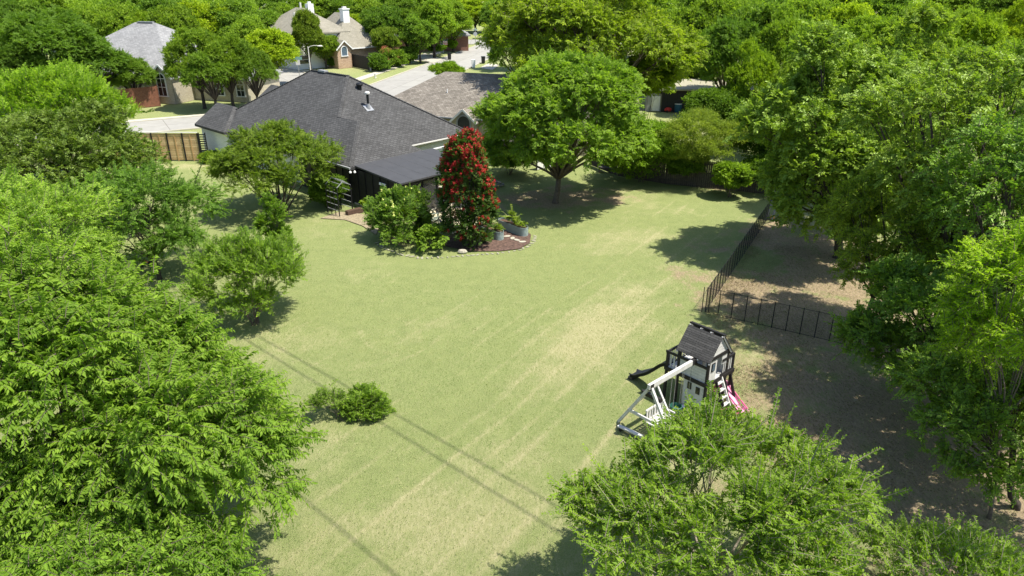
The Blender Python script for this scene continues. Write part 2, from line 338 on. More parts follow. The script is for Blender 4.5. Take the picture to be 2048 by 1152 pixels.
# ------------------------------------------------------------------ streets and paths
def strip(name, pts, z, m, kind='structure', th=None):
    mb = MB()
    if th: mb.prism([(p[0], p[1]) for p in pts], z - th, z)
    else: mb.quad(*[(p[0], p[1], z) for p in pts])
    return tag(mb.build(name, m), kind=kind)
def band(p, d, l0, l1, o0, o1):                 # a rectangle along direction d, between offsets o0..o1 to the right of it
    d = Vector(d).normalized(); r = Vector((d.y, -d.x)); p = Vector(p)
    return [p + d * l0 + r * o0, p + d * l1 + r * o0, p + d * l1 + r * o1, p + d * l0 + r * o1]
M_street = mat_brick('street_slabs', (0.29, 0.28, 0.255), (0.32, 0.31, 0.28), (0.17, 0.16, 0.14), 5.2, 4.1, 0.035, grain=0.14, gscale=1.2, bump=0.1, offset=0.0)
def road(name, p, d, l0, l1, wdt, z=0.012):
    h = wdt / 2; d = Vector(d).normalized()
    q = MB(); q.quad((l0, -h, 0), (l1, -h, 0), (l1, h, 0), (l0, h, 0)); o = tag(q.build(name, M_street), kind='structure'); o.location = (p[0], p[1], z); o.rotation_euler = (0, 0, math.atan2(d.y, d.x))
    mb = MB()
    for s in (-1, 1): 
        b4 = band(p, d, l0, l1, s * h, s * (h + 0.16)); mb.prism([tuple(q) for q in (b4 if s < 0 else b4[::-1])], 0, 0.11)
    tag(mb.build('kerb', M_walk), kind='structure')
PB = (-17.2, 88.0); DB = (0.205, 0.979)         # street running away from the house
road('side_street', PB, DB, -14, 72, 8.2)
PA = (-34.5, 71.4); DA = (0.86, 0.51)
road('front_street', PA, DA, -90, 22, 6.6, 0.020)
PD = (-24.0, 90.0); DD = (-0.50, 0.866)
road('left_street', PD, DD, -10, 60, 8.5, 0.028)
PE = (-9.0, 163.5); DE = (1.0, 0.0)
road('cross_street', PE, DE, -60, 80, 11.0, 0.034)
strip('driveway', [at(818, 117), at(850, 107), at(884, 118.5), at(866, 126)], 0.05, M_walk, th=0.05)
strip('far_driveway', [(-33, 174), (-14, 174), (-14, 186), (-33, 186)], 0.05, M_walk, th=0.05)
sw = [(-21.9, 104.3), (-10.9, 155.5)]
d_ = (Vector(sw[1]) - Vector(sw[0])).normalized()
strip('pavement', band(sw[0], d_, -9, 53, -0.75, 0.75), 0.06, M_walk, th=0.06)
strip('pavement', band((-39.0, 73.6), (5.7, 3.0), -60, 9, -0.5, 0.5), 0.06, M_walk, th=0.06)
strip('pavement', [at(960, 136), at(975, 128), at(1000, 130), at(985, 140)], 0.06, M_walk, th=0.06)
strip('verge_walk', [at(575, 146), at(618, 143), at(618, 140), at(575, 143)], 0.06, M_walk, th=0.06)

# ------------------------------------------------------------------ roofs and houses
def roof_solid(polys, th=0.16):
    """polys: local roof faces; their outline is dropped to make a fascia and an underside"""
    mb = MB(); idx = {}
    def vid(p):
        k = tuple(round(c, 3) for c in p)
        if k not in idx: idx[k] = len(mb.v); mb.v.append(k)
        return idx[k]
    ed = {}
    for p in polys:
        ids = [vid(q) for q in p]; mb.f.append(tuple(ids))
        for i in range(len(ids)):
            a, b = ids[i], ids[(i + 1) % len(ids)]
            if (b, a) in ed: del ed[(b, a)]
            else: ed[(a, b)] = 1
    n = len(mb.v)
    for v in list(mb.v): mb.v.append((v[0], v[1], v[2] - th))
    for p in list(mb.f): mb.f.append(tuple(i + n for i in p[::-1]))
    for a, b in ed: mb.f.append((b, a, a + n, b + n))
    return mb
def hip_polys(x0, x1, y0, y1, z, s, gable=()):  # ridge along the longer side
    W = x1 - x0; D = y1 - y0
    if W >= D:
        h = D / 2; ya = (y0 + y1) / 2; a = x0 + (0 if 'x0' in gable else h); b = x1 - (0 if 'x1' in gable else h); zr = z + s * h
        P = [[(x0, y0, z), (x1, y0, z), (b, ya, zr), (a, ya, zr)], [(x1, y1, z), (x0, y1, z), (a, ya, zr), (b, ya, zr)]]
        if 'x0' not in gable: P.append([(x0, y1, z), (x0, y0, z), (a, ya, zr)])
        if 'x1' not in gable: P.append([(x1, y0, z), (x1, y1, z), (b, ya, zr)])
    else:
        h = W / 2; xa = (x0 + x1) / 2; a = y0 + (0 if 'y0' in gable else h); b = y1 - (0 if 'y1' in gable else h); zr = z + s * h
        P = [[(x0, y1, z), (x0, y0, z), (xa, a, zr), (xa, b, zr)], [(x1, y0, z), (x1, y1, z), (xa, b, zr), (xa, a, zr)]]
        if 'y0' not in gable: P.append([(x0, y0, z), (x1, y0, z), (xa, a, zr)])
        if 'y1' not in gable: P.append([(x1, y1, z), (x0, y1, z), (xa, b, zr)])
    return P
def arched_window(t, x, z0, wd, ht, y, m_frame=M_white, glass=M_glass, mull=True):   # in the plane y, facing -y
    fr = MB(); gl = MB(); n = 12; r = wd / 2; zs = z0 + ht - r
    def arch(rr, zb): return [(x - rr, zb)] + [(x - rr * math.cos(math.pi * i / n), zs + rr * math.sin(math.pi * i / n)) for i in range(n + 1)] + [(x + rr, zb)]
    A = arch(r, z0 - .08); B = arch(r - 0.12, z0)
    for i in range(len(A) - 1):
        for (p, q) in ((y - 0.09, y - 0.09),):
            fr.quad((A[i][0], p, A[i][1]), (A[i + 1][0], p, A[i + 1][1]), (B[i + 1][0], p, B[i + 1][1]), (B[i][0], p, B[i][1]))
        fr.quad((A[i][0], y, A[i][1]), (A[i + 1][0], y, A[i + 1][1]), (A[i + 1][0], y - 0.09, A[i + 1][1]), (A[i][0], y - 0.09, A[i][1]))
        fr.quad((B[i][0], y - 0.09, B[i][1]), (B[i + 1][0], y - 0.09, B[i + 1][1]), (B[i + 1][0], y - .01, B[i + 1][1]), (B[i][0], y - .01, B[i][1]))
    fr.box((x, y - 0.06, z0 - 0.05), (wd + 0.1, 0.14, 0.1))
    if mull:
        fr.box((x, y - 0.04, (z0 + zs + r) / 2), (0.05, 0.04, ht - 0.1)); fr.box((x, y - 0.045, zs), (wd - .1, 0.05, 0.07)); fr.box((x, y - 0.045, (z0 + zs) / 2), (wd - .1, 0.05, 0.06))
    gl.quad(*[(p[0], y - 0.015, p[1]) for p in B])
    f = fr.build('window', m_frame, t); gl.build('pane', glass, f); return f
def rect_window(t, x, z0, wd, ht, y, face='-y', m_frame=M_white, glass=M_glass, name='window'):
    fr = MB(); gl = MB()
    def bx(mb, cx, cz, w_, h_, d0, d1):
        if face == '-y': mb.box((cx, y - (d0 + d1) / 2, cz), (w_, d1 - d0, h_))
        elif face == '-x': mb.box((y - (d0 + d1) / 2, cx, cz), (d1 - d0, w_, h_))
    for s in (-1, 1): bx(fr, x + s * wd / 2, z0 + ht / 2, 0.09, ht + .09, 0, 0.08); bx(fr, x, z0 + ht / 2 + s * ht / 2, wd - .09, 0.09, 0, 0.08)
    bx(fr, x, z0 + ht / 2, wd - .09, 0.05, 0, 0.06)
    bx(gl, x, z0 + ht / 2, wd - 0.02, ht - 0.02, 0, 0.025)
    f = fr.build(name, m_frame, t); gl.build('pane', glass, f); return f
def walls(t, rects, h, m, name='wall', th=0.2):
    for (x0, x1, y0, y1) in rects:
        mb = MB()
        mb.box(((x0 + x1) / 2, y0 + th / 2, h / 2), (x1 - x0, th, h)); mb.box(((x0 + x1) / 2, y1 - th / 2, h / 2), (x1 - x0, th, h))
        mb.box((x0 + th / 2, (y0 + y1) / 2, h / 2), (th, y1 - y0 - 2 * th, h)); mb.box((x1 - th / 2, (y0 + y1) / 2, h / 2), (th, y1 - y0 - 2 * th, h))
        mb.build(name, m, t)

# --- main house.  local x = b (to the right and back), local y = a (to the left and back), origin at the near roof corner
def main_house():
    C0 = (-10.3, 44.5); t = thing('dark_roofed_house', 'single-storey house with charcoal shingle hip roof and black patio cover', 'house', (C0[0], C0[1], 0), math.atan2(0.73, 0.68))
    # rotated so local +x = (.68,.73); local +y = (-.73,.68)
    z = 2.6; s = 0.67
    P = lambda a, b, h=0.0: (b, a, z + h * s)
    polys = [[P(0, 0), P(3.1, 3.1, 3.1), P(5.4, 3.1, 3.1), P(8.7, 6.4, 6.4), P(13.6, 6.4, 6.4), P(20, 0)][::-1],
             [P(0, 6.2), P(3.1, 3.1, 3.1), P(0, 0)][::-1],
             [P(2.3, 6.2), P(5.4, 3.1, 3.1), P(3.1, 3.1, 3.1), P(0, 6.2)][::-1],
             [P(2.3, 12.8), P(8.7, 6.4, 6.4), P(5.4, 3.1, 3.1), P(2.3, 6.2)][::-1],
             [P(20, 0), P(13.6, 6.4, 6.4), P(20, 12.8)][::-1], [P(20, 12.8), P(13.6, 6.4, 6.4), P(8.7, 6.4, 6.4), P(2.3, 12.8)][::-1]]
    # local handedness: flip so normals face up
    polys = [p if (Vector(p[1]) - Vector(p[0])).cross(Vector(p[2]) - Vector(p[1])).z > 0 else p[::-1] for p in polys]
    rf = roof_solid(polys, 0.18).build('roof', M_shingle, t)
    def cap(p, q):                                               # ridge cap courses along ridges and hips
        cp = MB()
        p = Vector(p); q = Vector(q); n = max(2, int((q - p).length / 0.24))
        for i in range(n):
            u = p.lerp(q, i / n); v = p.lerp(q, (i + 1.15) / n); cp.bar(u + Vector((0, 0, -.005)), v + Vector((0, 0, .03)), 0.24, 0.03)
        cp.build('ridge_cap', M_shingle, rf)
    cap(P(0.1, 0.1, .1), P(3.1, 3.1, 3.1)); cap(P(5.4, 3.1, 3.1), P(8.7, 6.4, 6.4)); cap(P(2.4, 12.7, .1), P(8.7, 6.4, 6.4)); cap(P(13.6, 6.4, 6.4), P(8.7, 6.4, 6.4)); cap(P(19.9, .1, .1), P(13.6, 6.4, 6.4))
    G = lambda a, b, h=0.0: (b, a, z + 0.01 + h * s)
    gp = [[G(16.2, -.35), G(18.4, 1.85, 2.2), G(21.2, 1.85, 2.2), G(21.2, -.35)], [G(16.2, 4.05), G(18.4, 1.85, 2.2), G(16.2, -.35)], [G(21.2, 4.05), G(21.2, 1.85, 2.2), G(18.4, 1.85, 2.2), G(16.2, 4.05)]]
    gp = [p if (Vector(p[1]) - Vector(p[0])).cross(Vector(p[2]) - Vector(p[1])).z > 0 else p[::-1] for p in gp]
    roof_solid(gp, 0.18).build('roof', M_shingle, t)
    bk = [p if (Vector(p[1]) - Vector(p[0])).cross(Vector(p[2]) - Vector(p[1])).z > 0 else p[::-1] for p in [[G(15.4, 8.6), G(18.4, 8.6), G(18.4, 5.4, 4.2), G(15.4, 5.4, 4.2)], [G(15.4, 5.4, 4.2), G(18.4, 5.4, 4.2), G(18.4, 2.4, 1.2), G(15.4, 2.4, 1.2)]]]
    roof_solid(bk, 0.18).build('roof', M_shingle, t)
    # walls
    walls(t, [(0.75, 12.3, 7.0, 19.6)], 2.55, M_whitebrick)
    walls(t, [(0.02, 3.6, 16.5, 20.9)], 2.55, M_whitebrick)
    walls(t, [(0.45, 6.0, 0.45, 6.98)], 2.52, M_blacksiding); walls(t, [(6.02, 12.3, 2.7, 6.98)], 2.55, M_whitebrick)
    gb = MB(); gb.quad((-.1, 21.0, z + .02), (3.8, 21.0, z + .02), (1.85, 21.0, z + 1.35)); gb.build('gable_wall', M_whitebrick, t)
    bt = MB()
    for i in range(9): bt.box((0.43, 0.9 + i * 0.75, 1.25), (0.05, 0.05, 2.4))
    bt.build('batten', M_black, t)
    rect_window(t, 15.0, 1.0, 0.9, 1.3, 0.75, '-x', M_black, M_glass)
    fr = MB(); fr.box((2.9, 0.42, 1.05), (1.0, 0.06, 2.1)); dd = fr.build('door', M_black, t); MB().box((2.55, 0.36, 1.0), (0.05, 0.06, 0.14)).build('handle', M_galv, dd)
    gt = MB(); gt.bar((-0.06, 0.0, z - .06), (-0.06, 8.5, z - .06), 0.12, 0.11); gt.build('gutter', M_greytrim, t)
    gt = MB(); gt.bar((6.6, 2.22, z - .08), (12.8, 2.22, z - .08), 0.10, 0.08); gt.build('gutter', M_trim, t)
    gt = MB(); gt.bar((7.1, 0.3, 2.52), (8.6, 0.3, 2.52), 0.10, 0.08); gt.bar((7.15, 0.3, 2.5), (7.15, 0.3, 0.1), 0.08, 0.06); gt.build('downpipe', M_white, t)
    # patio cover
    pc = MB()
    pc.quad((0.35, 0.1, 2.63), (7.0, 0.1, 2.63), (7.0, -4.55, 2.30), (0.35, -4.55, 2.30)); pc.f[-1] = pc.f[-1][::-1]
    pc = roof_solid([[(0.35, -4.55, 2.34), (7.0, -4.55, 2.34), (7.0, 0.1, 2.66), (0.35, 0.1, 2.66)]], 0.10)
    cov = pc.build('patio_roof', M_metalroof, t)
    sm_ = MB()
    for i in range(1, 6): sm_.bar((0.35 + i * 1.11, -4.5, 2.352), (0.35 + i * 1.11, 0.05, 2.668), 0.008, 0.002)
    sm_.build('seam', M_metalroof, cov)
    for (x, y) in ((0.5, -4.3), (2.3, -4.3), (3.45, -4.3), (4.1, -4.3), (6.8, -4.3)):
        MB().box((x, y, 1.12), (0.12, 0.12, 2.24)).build('post', M_black, t)
    bm = MB(); bm.box((3.65, -4.3, 2.14), (6.3, 0.10, 0.16)); bm.build('beam', M_black, t)
    sp = MB(); sp.box((0.47, -1.9, 1.2), (0.08, 4.6, 2.34)); sp.build('side_panel', M_blacksiding, t)
    bt = MB()
    for i in range(6): bt.box((0.40, -4.0 + i * 0.78, 1.2), (0.05, 0.06, 2.3))
    bt.build('batten', M_black, t)
    for (x0, x1) in ((0.6, 2.2), (2.4, 3.38), (4.2, 6.7)):
        gl = MB(); gl.box(((x0 + x1) / 2, -4.29, 1.05), (x1 - x0, 0.03, 2.0)); gl.build('screen', M_scr, t)
    fl = MB(); fl.box((3.65, -2.0, 0.05), (6.5, 5.0, 0.10)); fl.build('patio_slab', M_walk, t)
    for i, c in enumerate(((-0.02, 0.05, 2.30), (0.25, -0.05, 2.28))):
        MB().lathe(c, [(0.02, .08), (0.07, .04), (0.09, -0.05)], 10).build('security_light', M_white, t)
    MB().box((0.36, -2.75, 1.95), (0.06, 0.62, 0.14)).build('wall_light', M_white, t)
    # vents
    def rp(px, py):  # on the right roof face: z = 2.6 + s*(a-2.3)
        best = None
        for i in range(400):
            Y = 44 + i * 0.05; p = atY(px, py, Y); dx, dy = p.x - C0[0], p.y - C0[1]; a = -.73 * dx + .68 * dy; b = .68 * dx + .73 * dy
            e = abs(p.z - (z + s * min(a - 2.3, b))); 
            if best is None or e < best[0]: best = (e, b, a, p.z)
        return best[1:]
    b, a, zz = rp(737, 217)
    v = MB(); v.box((b, a, zz + 0.03), (0.62, 0.62, 0.05), M=Matrix.Rotation(math.atan(s), 3, 'X')); fl = v.build('vent_flashing', M_galv, t)
    MB().tube([(b, a, zz), (b, a, zz + 0.35)], [0.16, 0.11], 14).build('vent_cone', M_greytrim, fl)
    MB().tube([(b, a, zz + .35), (b, a, zz + 1.05)], 0.09, 14).build('vent_pipe', M_black, t)
    MB().lathe((b, a, zz + 1.02), [(0.10, 0), (0.19, 0.03), (0.19, 0.14), (0.12, 0.19)], 14).build('vent_cap', M_trim, t)
    b, a, zz = rp(719.5, 178)
    MB().lathe((b, a, zz), [(0.15, -.1), (0.15, 0.2), (0.24, 0.24), (0.26, 0.34), (0.22, 0.42), (0.08, 0.47)], 16).build('roof_turbine', M_black, t)
    MB().box((6.4, 12.0, z + 6.4 * s + 0.06), (0.35, 0.9, 0.14)).build('ridge_vent', M_greytrim, t)
    return t
m, t_, N, L, b = new_mat('insect_screen'); b.inputs['Base Color'].default_value = (0.055, 0.055, 0.052, 1); b.inputs['Roughness'].default_value = 0.25; b.inputs['Alpha'].default_value = 0.82
M_scr = m
main_house()

def simple_house(name, label, p0, ang, parts, wall_m, roof_m, z, s, wall_in=0.45):
    t = thing(name, label, 'house', (p0[0], p0[1], 0), ang)
    for (x0, x1, y0, y1, zz, g) in parts:
        polys = hip_polys(x0, x1, y0, y1, zz, s, g)
        roof_solid(polys, 0.2).build('roof', roof_m, t)
        walls(t, [(x0 + wall_in, x1 - wall_in, y0 + wall_in, y1 - wall_in)], zz - 0.06, wall_m)
    return t
def gablet(t, x, wd, z, y, depth, s, roof_m, wall_m, trim=M_white, up=0.0):    # small gable facing -y with raking trim
    h = wd / 2 * s
    P = [[(x - wd / 2, y, z), (x, y, z + h), (x, y + depth, z + h), (x - wd / 2, y + depth, z)], [(x, y, z + h), (x + wd / 2, y, z), (x + wd / 2, y + depth, z), (x, y + depth, z + h)]]
    P = [p if (Vector(p[1]) - Vector(p[0])).cross(Vector(p[2]) - Vector(p[1])).z > 0 else p[::-1] for p in P]
    roof_solid(P, 0.1).build('gable_roof', roof_m, t)
    g = MB(); k = wd / 2 - .22
    g.quad((x - k, y + .25, 0.0), (x + k, y + .25, 0.0), (x + k, y + .25, z + .08), (x, y + .25, z + h - .16), (x - k, y + .25, z + .08))
    g.box((x - k + .05, y + .25 + depth / 2, z / 2), (.1, depth, z)); g.box((x + k - .05, y + .25 + depth / 2, z / 2), (.1, depth, z))
    g.build('gable_wall', wall_m, t)
    b = MB(); b.bar((x - wd / 2, y - .03, z - .09), (x, y - .03, z + h - .09), .05, .17, (0, 0, 1)); b.bar((x + wd / 2, y - .03, z - .09), (x, y - .03, z + h - .09), .05, .17); b.build('bargeboard', trim, t)

# --- brown-roofed neighbour, right of the dark roof
eL = at(862, 232, 2.6); eR = at(955, 238, 2.6); d = (eR - eL); angN = math.atan2(d.y, d.x)
t = simple_house('brown_roofed_house', 'brown shingle house with a small arched-window gable, behind the dark roof ridge', eL[:2], angN,
    [(-6.8, 14.0, 0.0, 11.5, 2.6, ()), (4.2, 13.8, 9.5, 20.5, 2.62, ())], M_tanbrick, M_brownsh, 2.6, 0.52)
gx0 = at(931, 236, 2.6); dd_ = gx0 - eL; gxx = dd_.x * math.cos(angN) + dd_.y * math.sin(angN)
gablet(t, gxx, 2.5, 2.35, -0.55, 4.2, 0.9, M_brownsh, M_tanbrick, M_trim)
arched_window(t, gxx, 1.2, 1.35, 1.75, -0.30, M_greytrim, M_glass, False)
MB().tube([(gxx + 1.6, 1.6, 3.2), (gxx + 1.6, 1.6, 3.9)], 0.05, 8).build('vent_pipe', M_white, t)
MB().tube([(0.3, 3.0, 4.0), (0.3, 3.0, 4.45)], 0.05, 8).build('vent_pipe', M_white, t)
gt = MB(); gt.bar((-6.8, -.06, 2.55), (14.0, -.06, 2.55), .12, .11); gt.build('gutter', M_greytrim, t)

# --- grey-roofed house across the front street, upper left
e0 = at(305, 154, 2.9); e1_ = at(500, 163, 2.9)
angG = math.atan2(e1_.y - e0.y, e1_.x - e0.x)
t = simple_house('grey_roofed_house', 'tan brick house with big grey hip roof and arched windows, left across the front street', e0[:2], angG,
    [(-17.5, 2.6, 0.2, 17.2, 2.9, ()), (1.5, 10.8, 2.6, 10.0, 2.7, ())], M_tanbrick, M_greysh, 2.9, 0.62)
gablet(t, 1.55, 3.2, 2.9, -0.6, 3.5, 0.95, M_greysh, M_tanbrick)
arched_window(t, 1.4, 0.9, 1.35, 2.6, -0.35)
arched_window(t, 6.6, 0.7, 1.2, 1.9, 3.05); arched_window(t, 9.4, 0.7, 1.2, 1.9, 3.05)
MB().bar((-8.5, 8.7, 2.9 + 8.5 * .62 + .06), (-6.2, 8.7, 2.9 + 8.5 * .62 + .06), .4, .12).build('ridge_vent', M_greytrim, t)

# --- two-storey house with the white chimney
h0 = at(711, 99, 2.9) + Vector((-.5, 2.6, 0)); h1 = at(762, 95, 2.9) + Vector((-.5, 2.6, 0)); hL = at(688, 99, 2.9)
angH = math.atan2(h1.y - h0.y, h1.x - h0.x)
t = thing('two_storey_house', 'tall brick house with tan hip roof and white chimney, behind the black corner fence', 'house', (h0.x, h0.y, 0), angH)
def hp(px, py, z_):
    p = at(px, py, z_); dx, dy = p.x - h0.x, p.y - h0.y; c, s_ = math.cos(angH), math.sin(angH); return (dx * c + dy * s_, -dx * s_ + dy * c)
roof_solid(hip_polys(-3.4, 6.4, 0, 13, 2.9, 1.02), 0.2).build('roof', M_tansh, t)
roof_solid(hip_polys(-9.6, 0.6, 2.2, 15.0, 5.3, 0.68), 0.2).build('roof', M_tansh, t)
walls(t, [(-3.2, 5.9, 0.45, 12.5)], 2.85, M_redbrick); walls(t, [(-9.1, 0.1, 2.7, 14.5)], 5.25, M_white)
gablet(t, -2.4, 3.0, 2.9, -0.7, 3.0, 0.9, M_tansh, M_redbrick); arched_window(t, -2.4, 1.9, 1.2, 1.5, -.45, M_white, M_skyglass, False)
gt = MB(); gt.bar((-0.9, -.06, 2.84), (6.4, -.06, 2.84), .12, .16); gt.build('fascia', M_white, t)
rect_window(t, -5.5, 3.4, 1.6, 1.1, 2.7); rect_window(t, -7.8, 0.8, 1.6, 1.3, 2.7)
cb = MB(); cb.box((0.9, 4.0, 6.4), (1.15, 1.0, 4.2)); cb.box((0.9, 4.0, 8.55), (1.35, 1.2, .14)); ch = cb.build('chimney', M_white, t)
MB().box((0.9, 4.0, 8.76), (0.55, 0.5, 0.3)).build('chimney_pot', M_trim, ch)
cb = MB(); cb.box((-2.2, 9.6, 8.4), (1.0, 1.0, 1.7)); cb.box((-2.2, 9.6, 9.4), (.45, .45, .35)); cb.build('chimney', M_white, t)
MB().tube([(-4.3, 8.6, 8.0), (-4.3, 8.6, 9.5)], .16, 10).build('flue_pipe', M_trim, t)
MB().tube([(-6.6, 6.6, 6.6), (-6.6, 6.6, 8.2)], .16, 10).build('flue_pipe', M_trim, t)

# --- dark brick house and the carport house at the end of the side street
p = at(820, 112); 
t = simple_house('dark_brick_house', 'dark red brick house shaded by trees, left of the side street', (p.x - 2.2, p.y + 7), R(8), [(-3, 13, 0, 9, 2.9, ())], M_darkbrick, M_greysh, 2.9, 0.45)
rect_window(t, 3.0, 0.9, 1.5, 1.3, 0.45); rect_window(t, 8.0, 0.9, 1.5, 1.3, 0.45)
p = at(905, 80); cx, cy = -15.0, 181.0
t = thing('carport_house', 'pale house with open dark carport beyond the far cross street', 'house', (cx, cy, 0), R(2))
roof_solid(hip_polys(-16, 1.8, -1, 9, 3.5, .4), .25).build('roof', M_greysh, t)
walls(t, [(-15.5, -4.5, -.4, 8.5)], 3.4, M_tanbrick)
for x in (-4.2, -1.1, 1.4): MB().box((x, -.5, 1.7), (.3, .3, 3.4)).build('post', M_white, t)
MB().box((-1.3, 8.2, 1.7), (6.0, .2, 3.4)).build('back_wall', M_blackwood, t)
rect_window(t, -8, 1.0, 1.8, 1.4, -.4)
def car(label, loc, rz, m):
    t = thing('parked_car', label, 'car', loc, rz)
    b = MB(); prof = [(-2.2, .35), (-2.25, .75), (-2.1, .95), (-1.3, 1.0), (-.7, 1.42), (.9, 1.45), (1.6, 1.02), (2.15, .92), (2.25, .6), (2.2, .35)]
    k = len(b.v); n = len(prof)
    for y, sc in ((-.88, 0), (.88, 0)):
        for (x, z) in prof: b.v.append((x, y * (0.82 if z > 1.2 else 1), z))
    b.f.append(tuple(range(n))[::-1]); b.f.append(tuple(range(n, 2 * n)))
    for i in range(n): b.f.append((i, (i + 1) % n, n + (i + 1) % n, n + i))
    b.build('body', m, t)
    g = MB()
    for sy in (-1, 1): g.quad((-1.15, sy * .885, 1.02), (1.4, sy * .885, 1.04), (.85, sy * .745, 1.38), (-.65, sy * .745, 1.36))
    g.quad((-1.32, -.8, 1.02), (-1.32, .8, 1.02), (-.74, .7, 1.4), (-.74, -.7, 1.4)); g.quad((1.62, -.8, 1.03), (1.62, .8, 1.03), (.95, .7, 1.42), (.95, -.7, 1.42)); g.build('window', M_glass, t)
    for x in (-1.35, 1.4):
        for sy in (-.8, .8): 
            wv = MB().tube([(x, sy - .1, .33), (x, sy + .1, .33)], .33, 14).build('wheel', M_black, t)
            MB().tube([(x, sy + (.09 if sy > 0 else -.12), .33), (x, sy + (.12 if sy > 0 else -.09), .33)], .18, 10).build('rim', M_galv, wv)
    for sy in (-.6, .6): MB().box((2.23, sy, .7), (.06, .3, .14)).build('headlight', M_white, t)
    return t
car('white car parked inside the far open carport', (cx - 1.9, cy + 2.0, 0), R(-80), M_white)
# a few roofs that show between far trees
t = simple_house('pale_roofed_house', 'house with pale grey roof at the far left edge of the picture', (at(-30, 50, 3)[:2]), R(25), [(-6, 8.5, 0, 10, 3.0, ())], M_tanbrick, M_ltgrey, 3, .55)
rect_window(t, 2, 1.0, 1.5, 1.2, .45)
t = simple_house('distant_grey_house', 'far grey-roofed house peeking between trees at the top edge, left of the white chimney', (at(515, 22, 3)[:2]), R(20), [(-2, 14, 0, 10, 4.4, ())], M_tanbrick, M_ltgrey, 3, .5)
rect_window(t, 4, 1.0, 1.5, 1.2, .45)
t = simple_house('distant_tan_house', 'tiny tan roof showing through the treetops right of centre at the top', (at(1262, 24, 3)[:2]), R(-20), [(-2, 12, 0, 10, 4.6, ())], M_tanbrick, M_ltgrey, 3, .5)
rect_window(t, 4, 1.0, 1.5, 1.2, .45)
t = simple_house('distant_red_house', 'tiny reddish roof among the woods near the top right corner', (at(1868, 44, 3)[:2]), R(-25), [(-1, 9, 0, 9, 4.4, ())], M_tanbrick, M_redsh, 3, .6)
rect_window(t, 4, 1.0, 1.5, 1.2, .45)
# outbuilding with a tan roof and shade-coloured walls, and the grey shed beside it
p = at(1322, 224)
t = thing('tan_roofed_outbuilding', 'outbuilding with a pale tan roof and walls coloured black as shade, in the yard behind the trees', 'outbuilding', (p.x, p.y, 0), R(-3))
roof_solid([[(-.4, -.5, 2.5), (10.5, -.5, 2.5), (10.5, 3.6, 3.05), (-.4, 3.6, 3.05)], [(-.4, 3.6, 3.05), (10.5, 3.6, 3.05), (10.5, 7.6, 2.5), (-.4, 7.6, 2.5)]], .15).build('roof', M_walkroof if False else M_tansh2 if False else mat('pale_tan_roof', (.31, .29, .21), .9, .12, 5, .2), t)
walls(t, [(0, 10, 0, 7)], 2.4, M_blacksiding); MB().box((5.0, -.04, 1.0), (1.0, .06, 2.0)).build('door', M_blackwood, t)  # black walls carry the dark shade below the roof in their colour
p = at(1290, 222)
t = thing('grey_shed', 'small grey garden shed beside the tan-roofed outbuilding', 'shed', (p.x, p.y, 0), R(-10))
walls(t, [(0, 2.2, 0, 2.4)], 1.9, mat('shed_grey', (.30, .31, .32), .6, .1, 4, .1)); roof_solid([[(-.15, -.15, 1.9), (1.1, -.15, 2.4), (1.1, 2.5, 2.4), (-.15, 2.5, 1.9)], [(1.1, -.15, 2.4), (2.35, -.15, 1.9), (2.35, 2.5, 1.9), (1.1, 2.5, 2.4)]], .06).build('roof', M_greytrim, t)
MB().box((1.1, -.03, .85), (.9, .05, 1.6)).build('door', M_white, t)
# things against the tan-roofed outbuilding
p = at(1336, 224); t = thing('red_toy_car', 'red plastic ride-on toy in front of the tan-roofed outbuilding', 'toy', p, R(20)); t.scale = (.8, .8, .8)
MB().lathe((0, 0, .15), [(.5, 0), (.6, .15), (.5, .35), (.25, .5)], 14, 1, .6).build('body', M_red, t)
for x in (-.35, .35):
    for y in (-.3, .3): MB().tube([(x, y - .05, .14), (x, y + .05, .14)], .14, 10).build('wheel', M_black, t)
p = at(1355, 224); t = thing('blue_barrel', 'blue plastic barrel with white rim beside the red toy', 'barrel', p)
MB().lathe((0, 0, 0), [(.36, 0), (.42, .3), (.42, .6), (.38, .85)], 14).build('body', mat('blue_plastic', (.02, .10, .15), .4, .1, 4, 0), t); MB().lathe((0, 0, .85), [(.42, 0), (.42, .06), (.3, .07)], 14).build('rim', M_white, t)

# ------------------------------------------------------------------ fences
def picket_fence(name, label, pts, h, m, step=0.145, pw=0.135, post=2.4, cat='fence', trim=None, lean=True):
    t = thing(name, label, cat, (pts[0][0], pts[0][1], 0)); o = Vector((pts[0][0], pts[0][1], 0)); rr = random.Random(hash(name) % 999 if False else len(name))
    pk = MB(); rl = MB(); posts = []
    for i in range(len(pts) - 1):
        a = Vector((pts[i][0], pts[i][1], 0)) - o; b = Vector((pts[i + 1][0], pts[i + 1][1], 0)) - o; l = (b - a).length; d = (b - a) / l; ang = math.atan2(d.y, d.x)
        n = int(l / step)
        for k in range(n):
            c = a + d * (k + .5) * step; hh = h + rr.uniform(-.02, .02); pk.box((c.x, c.y, hh / 2 + .02), (pw, 0.02, hh), ang + rr.uniform(-.02, .02))
        nrm = Vector((-d.y, d.x, 0)) * 0.04
        for z in (.3, h * .55, h - .2): rl.bar(a + nrm + Vector((0, 0, z)), b + nrm + Vector((0, 0, z)), .04, .09)
        m_ = max(1, int(l / post))
        for k in range(m_ + (i == len(pts) - 2)): posts.append(a + d * (l * k / m_) + nrm * 2.6)
    pk.build('pickets', m, t); rl.build('rail', m, t)
    for p in posts: MB().box((p.x, p.y, (h + .05) / 2), (.10, .10, h + .05)).build('post', m if trim is None else trim, t)
    return t
picket_fence('black_fence', 'black board fence around the two-storey house corner', [at(684, 129.5)[:2], at(742, 141.5)[:2], at(829, 116.5)[:2]], 2.0, M_blackwood)
p = at(742, 141.5); MB().box((p.x + .05, p.y - .2, 1.1), (.2, .14, 2.2))
